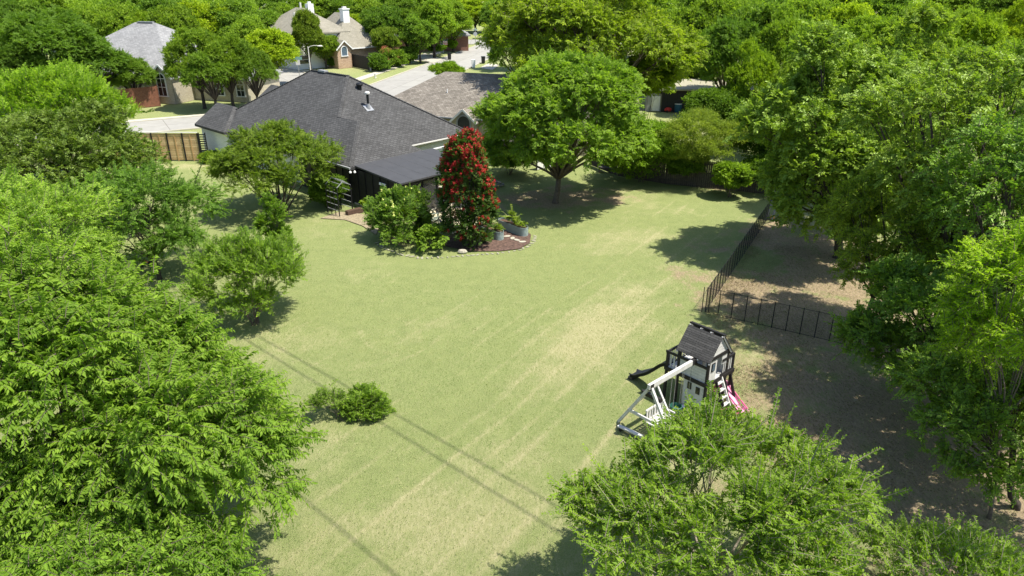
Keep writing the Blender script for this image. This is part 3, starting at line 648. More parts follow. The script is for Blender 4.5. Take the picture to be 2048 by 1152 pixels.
q = thing('fence_corner_post', 'pale grey post at the corner of the black fence', 'post', (p.x, p.y - .18, 0)); MB().box((0, 0, 1.08), (.22, .12, 2.16)).build('shaft', M_trim, q); MB().box((0, 0, 2.19), (.27, .17, .06)).build('cap', M_trim, q)
picket_fence('red_cedar_fence', 'reddish cedar board fence below the grey-roofed house', [at(225, 222)[:2], at(322, 212)[:2], at(313, 196)[:2]], 2.2, M_redcedar)
picket_fence('rear_fence', 'dark weathered board fence along the right back of the lawn', [at(1180, 330)[:2], at(1235, 352)[:2], at(1330, 368)[:2], at(1530, 388)[:2], at(1760, 405)[:2]], 1.9, M_oldwood)
picket_fence('side_fence', 'grey board fence between the dark-roofed and the brown-roofed houses', [(-1.6, 55.2), (4.8, 62), (9, 66.5)], 1.9, M_greywood)
picket_fence('far_right_fence', 'dark board fence behind the neighbouring lawn at the right', [at(1395, 228)[:2], at(1500, 226)[:2]], 1.9, M_oldwood)
# cedar gate fence with horizontal boards, left of the dark-roofed house
def cedar_fence():
    a = Vector((-32.6, 56.9, 0)); b = at(404, 322); b.z = 0; b = Vector((b.x, b.y, 0)); d = (b - a); l = d.length; d /= l; ang = math.atan2(d.y, d.x)
    t = thing('cedar_board_fence', 'honey-coloured horizontal cedar fence with black posts, left of the white brick wall', 'fence', a, ang)
    n = 6; s_ = l / n; H_ = 2.15
    for k in range(n):
        mb = MB()
        for r in range(15): mb.box((s_ * (k + .5), 0, .08 + r * H_ / 15 + .065), (s_ - .06, .025, .134))
        mb.build('board_panel', M_cedar, t)
        MB().box((s_ * (k + .5), -.035, H_ / 2), (.07, .04, H_)).build('batten', mat('light_cedar', (.40, .26, .12), .8, .2, 4, .1), t)
    for k in range(n + 1): MB().box((s_ * k, -.02, (H_ + .1) / 2), (.10, .10, H_ + .1)).build('post', M_black, t)
    MB().box((l / 2, .0, H_ + .16), (l, .14, .04)).build('cap_rail', M_trim, t)
    sc = MB()
    for r in range(12): sc.box((l + .35, 0, .15 + r * .18), (.55, .03, .09))
    for x in (l + .1, l + .62): sc.box((x, -.01, 1.15), (.07, .07, 2.3))
    sc.build('slat_screen', M_black, t)
cedar_fence()
# mesh fence of the dog run
def mesh_fence():
    t = thing('mesh_fence', 'black see-through mesh fence with thin posts around the bare dog run', 'fence')
    c = at(1410, 625); far = at(1537, 436); near = at(1722, 697); near = c + (near - c) * 1.35
    mp_ = MC.setdefault('mesh', mat('mesh_black', (.012, .012, .012), .6, .1, 5, 0))
    for (a, b, n) in ((c, far, 24), (c, near, 15)):
        d = (b - a); l = d.length; d.normalize(); ms = MB(); k = int(l / 0.05)
        for i in range(k): q_ = a + d * (i + .5) * l / k; ms.box((q_.x, q_.y, .6), (.0035, .0035, 1.16), math.atan2(d.y, d.x))
        for j in range(24): z_ = .05 + j * .05; ms.bar(a + Vector((0, 0, z_)), b + Vector((0, 0, z_)), .002, .002)
        ms.build('netting', M_black, t)
        rl = MB()
        for z_ in (.04, 1.2): rl.tube([a + Vector((0, 0, z_)), b + Vector((0, 0, z_))], .011, 6)
        rl.build('rail', M_black, t)
        for i in range(0 if a is c and b is far else 1, n + 1):
            q_ = a + (b - a) * i / n; MB().tube([(q_.x, q_.y, 0), (q_.x, q_.y, 1.24)], .021, 8).build('post', M_black, t)
    q_ = c + (near - c).normalized() * 0.12 - Vector((0, 0, 0))
    for dx in (-.14, .16): MB().tube([(c.x + dx, c.y + .05, 0), (c.x + dx, c.y + .05, 1.24)], .018, 8).build('post', M_black, t)
mesh_fence()
# grey metal gate posts at the far end of the mesh fence
p = at(1537, 440); t = thing('grey_metal_frame', 'light grey metal A-frame stand at the far end of the mesh fence', 'frame', p, R(-10))
for x in (-.05, .28): MB().bar((x - .1, 0, 0), (x + .25, .3, 1.75), .10, .06).build('leg', M_greytrim, t)
MB().bar((.2, .3, 1.72), (.85, .3, 1.72), .07, .07).build('top_bar', M_greytrim, t); MB().bar((.1, .15, .9), (1.2, .15, .8), .06, .06).build('brace', M_greytrim, t); MB().bar((1.2, .9, 0), (.85, .3, 1.7), .07, .06).build('leg', M_greytrim, t)
p = at(1543, 441); t = thing('toy_ball', 'orange and yellow ball at the foot of the grey frame', 'ball', p + Vector((.1, .2, 0)))
MB().lathe((0, 0, .14), [(.02, -.14), (.08, -.115), (.125, -.06), (.14, 0), (.125, .06), (.08, .115), (.02, .14)], 14).build('ball_skin', mat('orange_ball', (.7, .35, .06), .5, .3, 5, 0), t, True)

# ------------------------------------------------------------------ playset
def playset():
    K = Vector((6.55, 20.55, 0)); ang = math.atan2(0.67, 0.74)      # local x = q (right/back), local y = p (left/back)
    t = thing('playset', 'white and black wooden playhouse tower with swing beam and black slide on the lawn', 'playset', K, ang)
    W = 1.15; F_ = 1.30; T = 2.2; PX = 1.55; PY = 1.62
    def B(name, m, *boxes, par=t):
        mb = MB()
        for c, s_ in boxes: mb.box(c, s_)
        return mb.build(name, m, par)
    # posts
    for (x, y, h) in ((0, 0, T), (0, W, T), (W, W, T), (W, 0, T), (0, PY, 1.92), (PX, PY, 1.92), (PX, 0, 1.92)):
        B('post', M_pframe, ((x, y, h / 2), (.085, .085, h)))
    # deck and frames
    mb = MB()
    for i in range(13): mb.box((PX / 2, .06 + i * .125, F_ - .02), (PX, .115, .03))
    mb.build('deck', M_whitewash, t)
    B('floor_beam', M_pframe, ((PX / 2, -.055, F_ - .05), (PX + .1, .03, .14)), ((PX / 2, PY + .055, F_ - .05), (PX + .1, .03, .14)), ((-.055, PY / 2, F_ - .05), (.03, PY + .14, .14)), ((PX + .06, PY / 2, F_ - .05), (.03, PY + .14, .14)))
    # wall panels upper front (facing -x side towards camera-left)
    def planks(name, x, y0, y1, z0, z1, axis, n, hole=None, m=M_whitewash):
        mb = MB(); hh = (z1 - z0) / n
        for i in range(n):
            zc = z0 + (i + .5) * hh
            segs = [(y0, y1)]
            if hole and z0 + i * hh < hole[3] - .01 and z0 + (i + 1) * hh > hole[2] + .01: segs = [(y0, hole[0]), (hole[1], y1)]
            for (a, b_) in segs:
                if b_ - a < .02: continue
                if axis == 'x': mb.box((x, (a + b_) / 2, zc), (.022, b_ - a, hh - .008))
                else: mb.box(((a + b_) / 2, x, zc), (b_ - a, .022, hh - .008))
        return mb.build(name, m, t)
    planks('wall_panel', 0, .05, W - .05, F_, F_ + .56, 'x', 5)
    B('rail', M_pframe, ((-.03, W / 2 + .25, F_ + .60), (.04, PY + .10 - .5 + .5, .09)))
    planks('wall_panel', -.005, .03, .86, .12, F_ - .13, 'x', 1, None)
    B('base_beam', M_pframe, ((-.03, .45, .07), (.05, .95, .09)))
    for (yy, zz) in ((.62, .98), (.28, .92)):
        f = B('window', M_pframe, ((-.028, yy, zz), (.03, .15, .26)))
        B('pane', M_glass, ((-.046, yy, zz), (.004, .11, .21)), par=f)
    # gable side (facing -y, towards camera-right)
    planks('wall_panel', 0, .04, .50, F_, T - .02, 'y', 7)
    planks('wall_panel', 0, .80, W - .04, T - .45, T - .02, 'y', 4)
    f = B('window', M_pframe, ((.27, -.025, 1.86), (.19, .03, .30))); B('pane', M_skyglass, ((.27, -.044, 1.86), (.14, .006, .24)), par=f)
    planks('wall_panel', W, .04, W - .04, F_, T - .3, 'x', 6)
    B('header', M_pframe, ((W / 2, -.03, T + .0), (W + .05, .03, .12)), ((-.03, W / 2, T - .04), (.03, W + .05, .10)), ((W / 2, W + .03, T), (W + .05, .03, .12)))
    # railings
    rl = MB()
    for (a, b_) in (((0, W + .05), (0, PY)), ((.55 + .3, 0), (PX, 0)), ((PX, 0), (PX, PY)), ((0, PY), (PX, PY))):
        a = Vector((*a, 0)); b_ = Vector((*b_, 0)); n = int((b_ - a).length / .115)
        if a.y == PY and b_.y == PY: 
            continue
        for i in range(1, n): p = a.lerp(b_, i / n); rl.box((p.x, p.y, F_ + .30), (.05, .05, .50) if False else (.045, .02, .5), 0 if a.y == b_.y else math.pi / 2)
    rl.build('balusters', M_whitewash, t)
    B('rail', M_pframe, ((PX, PY / 2, F_ + .60), (.06, PY + .1, .07)), ((1.2, -.02, F_ + .60), (.75, .05, .08)), ((PX / 2, PY, F_ + .60), (PX, .06, .07)), ((1.2, -.02, F_ + .05), (.75, .05, .06)))
    # roof
    zr = 2.92; ov = .10; ze = 2.13
    for sgn in (-1, 1):
        mb = MB(); x_e = -ov if sgn < 0 else W + ov; x_r = W / 2 + sgn * .07; n = 9
        for i in range(n):
            u0, u1 = i / n, (i + 1.25) / n
            a0 = Vector((x_e + (x_r - x_e) * u0, 0, ze + (zr - ze) * u0)); a1 = Vector((x_e + (x_r - x_e) * min(u1, 1), 0, ze + (zr - ze) * min(u1, 1)))
            c = (a0 + a1) / 2; mb.bar((c.x, -ov, c.z + .022 - .002 * i), (c.x, W + ov, c.z + .022 - .002 * i), (a1 - a0).length, .016, up=(-(zr - ze) * (1 if sgn < 0 else -1), 0, abs(x_r - x_e)))
        mb.build('roof_slope', M_pshingle, t)
        rb = MB()
        for yy in (-.06, .38, .78, W + .06): rb.bar((x_e, yy, ze - .03), (W / 2 + sgn * .02, yy, zr + .02), .035, .05)
        rb.build('rafter', M_whitewash, t)
    B('ridge_board', M_pframe, ((W / 2, W / 2, zr + .06), (.035, W + 2 * ov, .06)))
    B('ridge_slat', M_pframe, ((W / 2 + .10, W / 2, zr + .045), (.07, W + 2 * ov + .02, .02)))
    for yy in (0.0, W):
        mb = MB()
        for i in range(5):
            z0_, z1_ = T + .06 + i * .13, T + .06 + i * .13 + .125; hw = (zr - z1_) / (zr - ze) * (W / 2 + .05)
            hw0 = (zr - z0_) / (zr - ze) * (W / 2 + .05)
            if hw < .02: hw = .02
            mb.quad((W / 2 - hw0, yy - .012, z0_), (W / 2 + hw0, yy - .012, z0_), (W / 2 + hw, yy - .004, z1_), (W / 2 - hw, yy - .004, z1_))
        mb.build('gable_panel', M_whitewash, t)
    # swing beam + A-frame
    by = .50; bz = 2.02; ex = -2.45
    MB().bar((-.02, by, bz), (ex - .12, by, bz), .10, .17).build('swing_beam', M_whitewash, t)
    B('beam_bracket', M_pframe, ((-.13, by, bz), (.24, .13, .20))); B('beam_bracket', M_pframe, ((ex, by, bz - .03), (.16, .13, .22)))
    MB().tube([(-1.2, by + .065, bz), (-1.2, by + .052, bz)], .05, 16).build('badge', M_galv, t)
    for py in (1.75, -.75):
        MB().bar((ex, by, bz - .02), (ex + (.1 if py > 0 else .0), py, 0), .09, .09).build('frame_leg', M_whitewash, t)
        MB().bar((ex + .35, by, bz - .12), (ex + .30, by + (py - by) * .62, .82), .06, .05).build('frame_leg', M_whitewash, t)
    MB().bar((ex + .03, 1.33, .72), (ex + .03, -.33, .72), .05, .10).build('frame_brace', M_whitewash, t)
    B('frame_plate', M_pframe, ((ex + .10, by, bz - .42), (.10, .75, .14)))
    # slide: a wavy chute towards +y
    path = []; n = 14
    for i in range(n + 1):
        u = i / n; y = PY + .02 + 1.62 * u; z = F_ * (1 - u) ** 1.0 - .02 + .10 * math.sin(u * 2 * math.pi * 1.3) * (1 - u) ; z = max(z, .10 + .05 * (u > .9)); path.append((y, z))
    mb = MB(); xs_ = [(-.03, .13), (.0, .13), (.03, .0), (.40, .0), (.43, .13), (.46, .13)]
    k = 0
    for (y, z) in path:
        for (x, dz) in xs_: mb.v.append((x + .05, y, z + dz))
        for (x, dz) in xs_[::-1]: mb.v.append((x + .05, y, z + dz - .035))
    m_ = 2 * len(xs_)
    for i in range(n):
        for j in range(m_): a = i * m_ + j; b_ = i * m_ + (j + 1) % m_; mb.f.append((a, b_, b_ + m_, a + m_))
    mb.f.append(tuple(range(m_))[::-1]); mb.f.append(tuple(n * m_ + j for j in range(m_)))
    mb.build('slide', M_slide, t, True)
    B('slide_foot', M_slide, ((.27, PY + 1.60, .06), (.44, .18, .12)))
    # access ladder at the right end
    for x in (.52, .86): MB().bar((x, -.02, F_ - .02), (x + .02, -.62, 0), .05, .09).build('ladder_rail', M_pframe if x < .6 else M_whitewash, t)
    for i in range(5): u = (i + .6) / 5.4; MB().box((.69, -.02 - .6 * u, (F_ - .05) * (1 - u)), (.36, .12, .035)).build('ladder_rung', M_whitewash, t)
    for x in (1.05, 1.42): MB().bar((x, .0, F_ - .05), (x + .02, -.42, 0), .05, .10).build('climbing_rail', M_pframe, t)
    B('door_opening_panel', M_whitewash, ((.66, W * .5, F_ + .35), (.22, .02, .70)))
    return t, K, ang, ex, by, bz
ps, K, pang, ex, by, bz = playset()
def swing(label, x, seat, name='swing', wz=.45, gap=.42):
    M_ = Matrix.Rotation(pang, 3, 'Z'); p = K + M_ @ Vector((x, by, 0)); t = thing(name, label, 'swing', p, pang)
    for s_ in (-1, 1):
        c = MB(); n = 24
        for i in range(n): z0 = wz + (bz - .1 - wz) * i / n; c.box((s_ * gap / 2, 0, z0 + .03), (.008 if i % 2 else .02, .02 if i % 2 else .008, .05))
        c.build('chain', M_galv, t)
    seat(t); return t
def seat_belt(t):
    mb = MB(); n = 8
    for i in range(n):
        a0, a1 = -1 + 2 * i / n, -1 + 2 * (i + 1) / n; z0, z1 = .36 + .09 * a0 * a0, .36 + .09 * a1 * a1
        mb.bar((a0 * .22, 0, z0), (a1 * .22, 0, z1), .17, .02)
    mb.build('seat', M_blue, t)
def seat_bucket(t):
    MB().lathe((0, 0, .30), [(.10, 0), (.16, .04), (.19, .14), (.21, .30), (.19, .31), (.16, .12), (.05, .05)], 16).build('seat', M_green, t)
def seat_glider(t):
    mb = MB()
    for i in range(5): mb.box((0, -.18 + i * .09, .42), (.95, .07, .03))
    mb.build('seat', M_whitewash, t); mb = MB()
    for i in range(7): mb.box((-.42 + i * .14, .24, .64), (.07, .03, .42))
    mb.box((0, .24, .86), (.98, .05, .06)); mb.box((0, .24, .48), (.98, .05, .05)); mb.build('backrest', M_whitewash, t)
    for s_ in (-1, 1): MB().box((s_ * .48, 0, .58), (.04, .45, .05)).build('armrest', M_whitewash, t)
swing('blue-grey belt swing hanging nearest the playhouse wall', -.42, seat_belt)
swing('dark green bucket swing for a toddler beside the white lower wall', -.90, seat_bucket, 'toddler_swing', .55, .36)
swing('white slatted glider bench hanging under the swing beam', -1.75, seat_glider, 'glider_swing', .5, .9)
# pink toddler slide
p = at(1440, 797); t = thing('toddler_slide', 'pink plastic toddler slide right of the playset ladder', 'slide', p, R(-62)); t.scale = (.84, .84, .84)
mb = MB(); pr = [(0, .78), (.15, .78), (.5, .50), (.9, .24), (1.15, .12), (1.35, .11)]; xs_ = [(-.19, .09), (-.15, .09), (-.13, 0), (.13, 0), (.15, .09), (.19, .09)]
for (x, z) in pr:
    for (y, dz) in xs_: mb.v.append((x, y, z + dz))
    for (y, dz) in xs_[::-1]: mb.v.append((x, y, z + dz - .03))
for i in range(len(pr) - 1):
    for j in range(12): a = i * 12 + j; b_ = i * 12 + (j + 1) % 12; mb.f.append((a, b_, b_ + 12, a + 12))
mb.build('chute', M_lpink, t)
for s_ in (-1, 1):
    MB().bar((-.02, s_ * .19, .86), (1.36, s_ * .19, .22), .035, .05).build('side_rail', M_pink, t)
    mb = MB(); mb.bar((0, s_ * .2, .85), (-.45, s_ * .24, 0), .05, .08); mb.build('ladder_side', M_pink, t)
for i in range(3): MB().box((-.12 - .11 * i, 0, .60 - .2 * i), (.10, .42, .04)).build('step', M_pink, t)
MB().bar((.9, 0, .2), (.95, 0, 0), .3, .08).build('foot', M_pink, t)
p = at(1458, 838); t = thing('pink_toy_wagon', 'flat pink toy wagon with dark wheels below the pink slide', 'toy', p, R(15))
MB().box((0, 0, .20), (.50, .34, .04)).build('tray', M_lpink, t)
for s_ in (-1, 1): MB().box((0, s_ * .17, .26), (.50, .03, .12)).build('tray_side', M_pink, t)
for x in (-.17, .17):
    for y in (-.17, .17): MB().tube([(x, y - .03, .09), (x, y + .03, .09)], .09, 10).build('wheel', M_black, t)
MB().tube([(-.25, 0, .2), (-.55, 0, .25), (-.62, 0, .45)], .015, 6).build('handle', M_pink, t)
p = at(1489, 822); t = thing('pink_flower_toy', 'small pale pink toy on the grass at the slide exit', 'toy', p)
for i in range(5): a = i * 1.2566; MB().lathe((.09 * math.cos(a), .09 * math.sin(a), .04), [(.03, -.03), (.07, 0), (.05, .05)], 8).build('petal', M_lpink, t)
MB().lathe((0, 0, .04), [(.03, -.03), (.05, .03), (.03, .06)], 8).build('centre', M_white, t)
def trike(label, px, py, ma, mb_, rz):
    p = at(px, py); t = thing('tricycle', label, 'tricycle', p, rz)
    MB().tube([(.22, 0, .42), (.18, 0, .22), (-.2, 0, .18)], .02, 8).build('frame', ma, t); MB().lathe((-.08, 0, .26), [(.05, 0), (.10, .02), (.09, .05)], 12).build('seat', mb_, t)
    MB().tube([(.22, -.14, .44), (.22, .14, .44)], .015, 6).build('handlebar', M_white, t)
    for (x, y, r) in ((.22, 0, .14), (-.2, -.14, .1), (-.2, .14, .1)): MB().tube([(x, y - .02, r), (x, y + .02, r)], r, 12).build('wheel', M_black, t)
trike('pink and white tricycle beside the playhouse wall', 1408, 822, M_lpink, M_white, R(40))
trike('white and black tricycle between ladder and pink slide', 1450, 822, M_white, M_black, R(110))
trike('red tricycle under the tree on the left side of the yard', 294, 532, M_red, M_red, R(10))
a, b = at(1236, 858), at(1284, 880); t = thing('white_plank', 'long whitewashed plank lying on the lawn below the swing frame', 'plank', (a + b) / 2, math.atan2(b.y - a.y, b.x - a.x))
MB().box((0, 0, .14), ((b - a).length, .13, .05)).build('board', M_whitewash, t); 
for x in (-.35, .35): MB().box((x, 0, .06), (.08, .16, .11)).build('block', M_pframe, t)

# ------------------------------------------------------------------ garden bed, planters, patio things
strip('mulch_bed', [at(*q) for q in [(938, 503), (1000, 503), (1040, 498), (1060, 486), (1062, 470), (1040, 452), (1000, 445), (950, 455), (900, 470), (885, 492)]], 0.03, mat('red_mulch', (.10, .062, .048), .95, .65, 7, 1.0))
strip('patio', [at(*q) for q in [(845, 425), (868, 411), (930, 404), (968, 410), (975, 430), (950, 455), (900, 470), (862, 455)]], 0.05, mat_brick('flagstone', (.50, .43, .29), (.62, .55, .39), (.26, .25, .15), .7, .5, .05, grain=.3, gscale=2, bump=.3), th=.05)
strip('gravel_strip', [at(*q) for q in [(640, 437), (680, 424), (740, 430), (760, 450), (752, 470), (725, 452), (690, 440)]], 0.025, mat('tan_mulch', (.26, .215, .14), .95, .5, 10, .8))
# edging stones
edge = [(752, 484), (768, 496), (800, 509), (840, 516), (890, 515), (930, 511), (960, 509), (1000, 506), (1035, 501), (1058, 492), (1068, 480), (1070, 470)]
pts = [at(*e) for e in edge]; sb = MB(); sb.lathe((0, 0, .0), [(.08, 0), (.10, .03), (.09, .05), (.05, .06)], 7, 1.5, .6)
first = None; rr = random.Random(3); cnt = 0
for i in range(len(pts) - 1):
    l = (pts[i + 1] - pts[i]).length; n = max(1, int(l / .26))
    for k in range(n):
        p = pts[i].lerp(pts[i + 1], (k + .5) / n)
        if first is None: o = first = sb.build('edging_stone', mat('edging_limestone', (.29, .28, .20), .95, .4, 9, .5))
        else: o = first.copy(); COL.objects.link(o)
        o.location = (p.x + rr.uniform(-.03, .03), p.y + rr.uniform(-.03, .03), -.02); sc = rr.uniform(.7, 1.25); o.scale = (sc, sc, rr.uniform(.5, 1.0)); o.rotation_euler = (0, 0, rr.uniform(0, 6))
        tag(o, 'small pale stone in the curved border of the garden bed', 'edging stone', 'stones edging the garden bed')
for j, ((x, y), lb) in enumerate(zip([(1014, 473), (1025, 477), (1034, 480.5), (1045, 484)], ['nearest the corrugated planter gap', 'second from the planter gap', 'third from the planter gap', 'nearest the bed edge'])):
    mb = MB(); mb.lathe((0, 0, 0), [(.16, 0), (.17, .03), (.15, .04)], 8, 1.3, .75); o = mb.build('stepping_stone', M_stone); o.location = at(x, y, .03); o.rotation_euler = (0, 0, .4 + j); tag(o, 'flat pale stepping stone in the red mulch, ' + lb, 'stepping stone', 'stepping stones in the mulch')
mb = MB(); mb.lathe((0, 0, 0), [(.18, 0), (.21, .08), (.16, .18), (.07, .21)], 9, 1.3, .8); o = mb.build('boulder', M_stone); o.location = at(925, 506); tag(o, 'rough pale boulder at the front left corner of the mulch bed', 'boulder')
def planter(label, a, b, wd=.56, h=.52):
    a = at(*a); b = at(*b); d = b - a; l = d.length; t = thing('raised_planter', label, 'planter', a, math.atan2(d.y, d.x)); r = wd / 2
    def outline(rr): 
        P = []
        for i in range(13): an = math.pi / 2 + math.pi * i / 12; P.append((r + rr * math.cos(an), rr * math.sin(an)))
        for i in range(13): an = -math.pi / 2 + math.pi * i / 12; P.append((l - r + rr * math.cos(an), rr * math.sin(an)))
        return P
    mb = MB(); rows = 30; n = 26
    for i in range(rows + 1):
        z = h * i / rows; rr = r + .012 * math.sin(i / rows * 2 * math.pi * 7)
        for (x, y) in outline(rr): mb.v.append((x, y, z))
    for i in range(rows):
        for j in range(n): mb.f.append((i * n + j, i * n + (j + 1) % n, (i + 1) * n + (j + 1) % n, (i + 1) * n + j))
    mb.build('corrugated_wall', M_planter, t, True)
    rm = MB(); ring = [(x, y, h) for (x, y) in outline(r)]; rm.tube(ring + ring[:1], .014, 6, False); rm.build('rim', M_black if False else M_planter, t)
    s_ = MB(); s_.quad(*[(x, y, h - .07) for (x, y) in outline(r - .015)]); s_.build('soil', M_soil, t)
    return t, a, d.normalized(), l
pl1 = planter('front corrugated sage-green steel planter beside the red-flowering tree', (1004, 481), (955, 462))
pl2 = planter('rear corrugated sage-green steel planter nearer the open lawn', (1053, 473), (1000, 453))
def adirondack(label, px, py, rz, m):
    t = thing('garden_chair', label, 'chair', at(px, py) + Vector((0, 0, .05)), rz)
    mb = MB()
    for i in range(5): mb.bar((-.26 , -.22 + i * .11, .36 - .028 * i), (.26, -.22 + i * .11, .36 - .028 * i), .095, .02)
    mb.build('seat', m, t); mb = MB()
    for i in range(5): x = -.22 + i * .11; mb.bar((x * .9, .20, .26), (x * 1.25, .52, .95 - abs(i - 2) * .04), .09, .02, (0, 1, 0))
    mb.build('backrest', m, t)
    for s_ in (-1, 1):
        MB().box((s_ * .33, -.02, .56), (.12, .62, .025)).build('armrest', m, t); MB().box((s_ * .29, -.28, .28), (.03, .10, .55)).build('leg', m, t); MB().bar((s_ * .27, -.28, .36), (s_ * .27, .45, .04), .03, .11).build('leg', m, t)
adirondack('black adirondack chair with its back to the lawn, right of the leafy garden plants', 893, 460, R(200), M_black)
adirondack('grey-green adirondack chair on the flagstones beside the leafy plants', 868, 450, R(100), mat('sage_wood', (.16, .19, .15), .7, .2, 4, .1))
adirondack('black adirondack chair close to the patio glass', 884, 425, R(20), M_black)
# garden arbour by the wall
def arbour():
    p = at(700, 424); t = thing('metal_arbour', 'black metal garden arbour with ladder-like sides against the black wall', 'arbour', Vector((-10.9, 43.2, 0)), math.atan2(.73, .68) - math.pi / 2)
    W, D, H_ = 1.25, 1.0, 1.85
    P = {(sx, sy): Vector((sx * W / 2, sy * D / 2, 0)) for sx in (-1, 1) for sy in (-1, 1)}
    for k, v in P.items(): MB().bar(v, v + Vector((0, 0, H_)), .05, .05).build('post', M_black, t)
    mb = MB()
    for sy in (-1, 1):
        for z in (.35, .72, 1.1, 1.48, H_): mb.bar((-W / 2, sy * D / 2, z), (W / 2 , sy * D / 2, z), .03, .03) if sy < 0 else mb.bar((-W / 2, D / 2, z), (W / 2, D / 2, z), .03, .03)
    mb.build('cross_bar', M_greytrim, t); mb = MB()
    for sx in (-1, 1): mb.bar((sx * W / 2, -D / 2, H_), (sx * W / 2, 0, H_ + .35), .035, .035); mb.bar((sx * W / 2, D / 2, H_), (sx * W / 2, 0, H_ + .35), .035, .035)
    for u in (0, .5, 1): mb.bar((-W / 2, -D / 2 + D / 2 * u, H_ + .35 * u), (W / 2, -D / 2 + D / 2 * u, H_ + .35 * u), .03, .03)
    mb.bar((-W / 2, D / 4, H_ + .17), (W / 2, D / 4, H_ + .17), .03, .03); mb.build('top_frame', M_greytrim, t)
    for x in (-.22, .22): MB().bar((x, -D / 2, 0), (x, -D / 2, H_), .035, .035).build('upright', M_black, t)
arbour()
t = thing('wooden_planter_box', 'small dark wooden planter box in front of the metal arbour', 'planter', at(709, 427), R(42)); MB().box((0, 0, .14), (1.1, .34, .28)).build('box', mat('brown_wood', (.09, .055, .04), .8, .3, 5, .2), t); MB().box((0, 0, .285), (1.0, .24, .012)).build('soil', M_soil, t)
p = at(1211, 345); t = thing('stacked_bench', 'grey weathered wooden bench under the back trees right of the shade tree', 'bench', p, R(-18))
mb = MB()
for i in range(3): mb.box((0, -.15 + i * .15, .42), (1.1, .12, .04))
mb.build('seat', M_greywood, t); mb = MB()
for z in (.6, .76): mb.box((0, .25, z), (1.1, .03, .11))
mb.build('backrest', M_greywood, t)
for x in (-.48, .48): MB().box((x, 0, .21), (.06, .42, .42)).build('leg', M_greywood, t); MB().box((x, .25, .62), (.06, .05, .44)).build('upright', M_greywood, t)
p = at(1088, 337); t = thing('white_side_gate', 'white panel gate with a dark post behind the shade tree trunk', 'gate', p, R(40)); MB().box((0, 0, .75), (1.5, .04, 1.45)).build('panel', M_white, t)
for x in (-.8, .1, .8): MB().box((x, -.04, .8), (.08, .08, 1.6)).build('post', M_black, t)
p = at(984, 372); t = thing('gravel_mound', 'low rounded heap of grey stones at the edge of the tree shade', 'stone heap', p)
mb = MB(); rr = random.Random(9)
for i in range(90): a = rr.uniform(0, 6.28); r_ = rr.random() ** .5 * .8; mb.lathe((r_ * math.cos(a), r_ * math.sin(a) * .9, .35 * (1 - r_)), [(.05, 0), (.10, .05), (.07, .12)], 6, rr.uniform(.7, 1.3), 1)
tag(mb.build('stones', mat('grey_rubble', (.22, .20, .17), .9, .4, 6, .3), t), kind='stuff')

# ------------------------------------------------------------------ street furniture
p = at(624, 168); t = thing('street_lamp', 'tall white street lamp with curved arm beside the corner lawn', 'street lamp', p)
MB().tube([(0, 0, 0), (0, 0, 7.0)], [.13, .08], 12).build('pole', M_trim, t); MB().tube([(0, 0, 6.7), (.5, 0, 7.05), (1.2, 0, 7.2), (2.0, 0, 7.15)], .045, 8).build('arm', M_trim, t)
mb = MB(); mb.lathe((2.35, 0, 7.05), [(.05, -.06), (.42, -.02), (.45, .06), (.25, .16), (.05, .19)], 14, 1.2, .55); mb.build('lamp_head', M_trim, t)
zt = atY(621, 93, p.y).z
for c in t.children: c.scale = (zt / 7.0,) * 3
def bin_(label, px, py, m, h=1.05, w_=.6, name='wheelie_bin'):
    p = at(px, py); s_ = 1.0; t = thing(name, label, 'bin', p, R(12)); b = MB()
    b.v = [(-w_ * .42, -w_ * .42, .06), (w_ * .42, -w_ * .42, .06), (w_ * .42, w_ * .42, .06), (-w_ * .42, w_ * .42, .06), (-w_ * .5, -w_ * .5, h), (w_ * .5, -w_ * .5, h), (w_ * .5, w_ * .5, h), (-w_ * .5, w_ * .5, h)]
    b.f = [(0, 3, 2, 1), (4, 5, 6, 7), (0, 1, 5, 4), (1, 2, 6, 5), (2, 3, 7, 6), (3, 0, 4, 7)]; b.build('body', m, t)
    MB().box((0, .02, h + .05), (w_ * 1.08, w_ * 1.1, .09)).build('lid', m, t)
    for x in (-.22, .22): MB().tube([(x - .04, w_ * .45, .11), (x + .04, w_ * .45, .11)], .11, 10).build('wheel', M_black, t)
bin_('black wheelie bin at the kerb on the left side of the street', 899, 119.5, M_black)
bin_('black wheelie bin in the tree shadow on the right side of the street', 966.5, 127, M_black)
bin_('tall white utility box on the grass strip right of the street', 947, 135.5, M_white, 1.15, .55, 'utility_box')
p = at(951, 92); t = thing('stop_sign', 'grey back of an octagonal stop sign with two street name blades on top', 'sign', p, R(-5))
MB().tube([(0, 0, 0), (0, 0, 3.4)], .06, 8).build('pole', M_galv, t); MB().tube([(0, -.06, 2.35), (0, -.03, 2.35)], .42, 8).build('plate', mat('sign_back', (.5, .52, .52), .4, .05, 4, 0), t)
MB().box((0, 0, 3.15), (1.0, .03, .22)).build('name_blade', mat('blade', (.42, .55, .5), .4, .05, 4, 0), t); MB().box((0, 0, 3.4), (.03, 1.0, .22)).build('name_blade', mat('blade', (.42, .55, .5), .4, .05, 4, 0), t)
p = at(751, 156); t = thing('fire_hydrant', 'small pale fire hydrant on the verge by the pavement', 'hydrant', p)
MB().lathe((0, 0, 0), [(.16, 0), (.16, .05), (.11, .07), (.11, .5), (.14, .52), (.13, .62), (.06, .70), (.03, .75)], 12).build('barrel', M_trim, t); MB().tube([(-.2, 0, .42), (.2, 0, .42)], .06, 8).build('side_outlet', M_trim, t); MB().tube([(0, -.19, .4), (0, 0, .4)], .075, 8).build('front_outlet', M_trim, t)
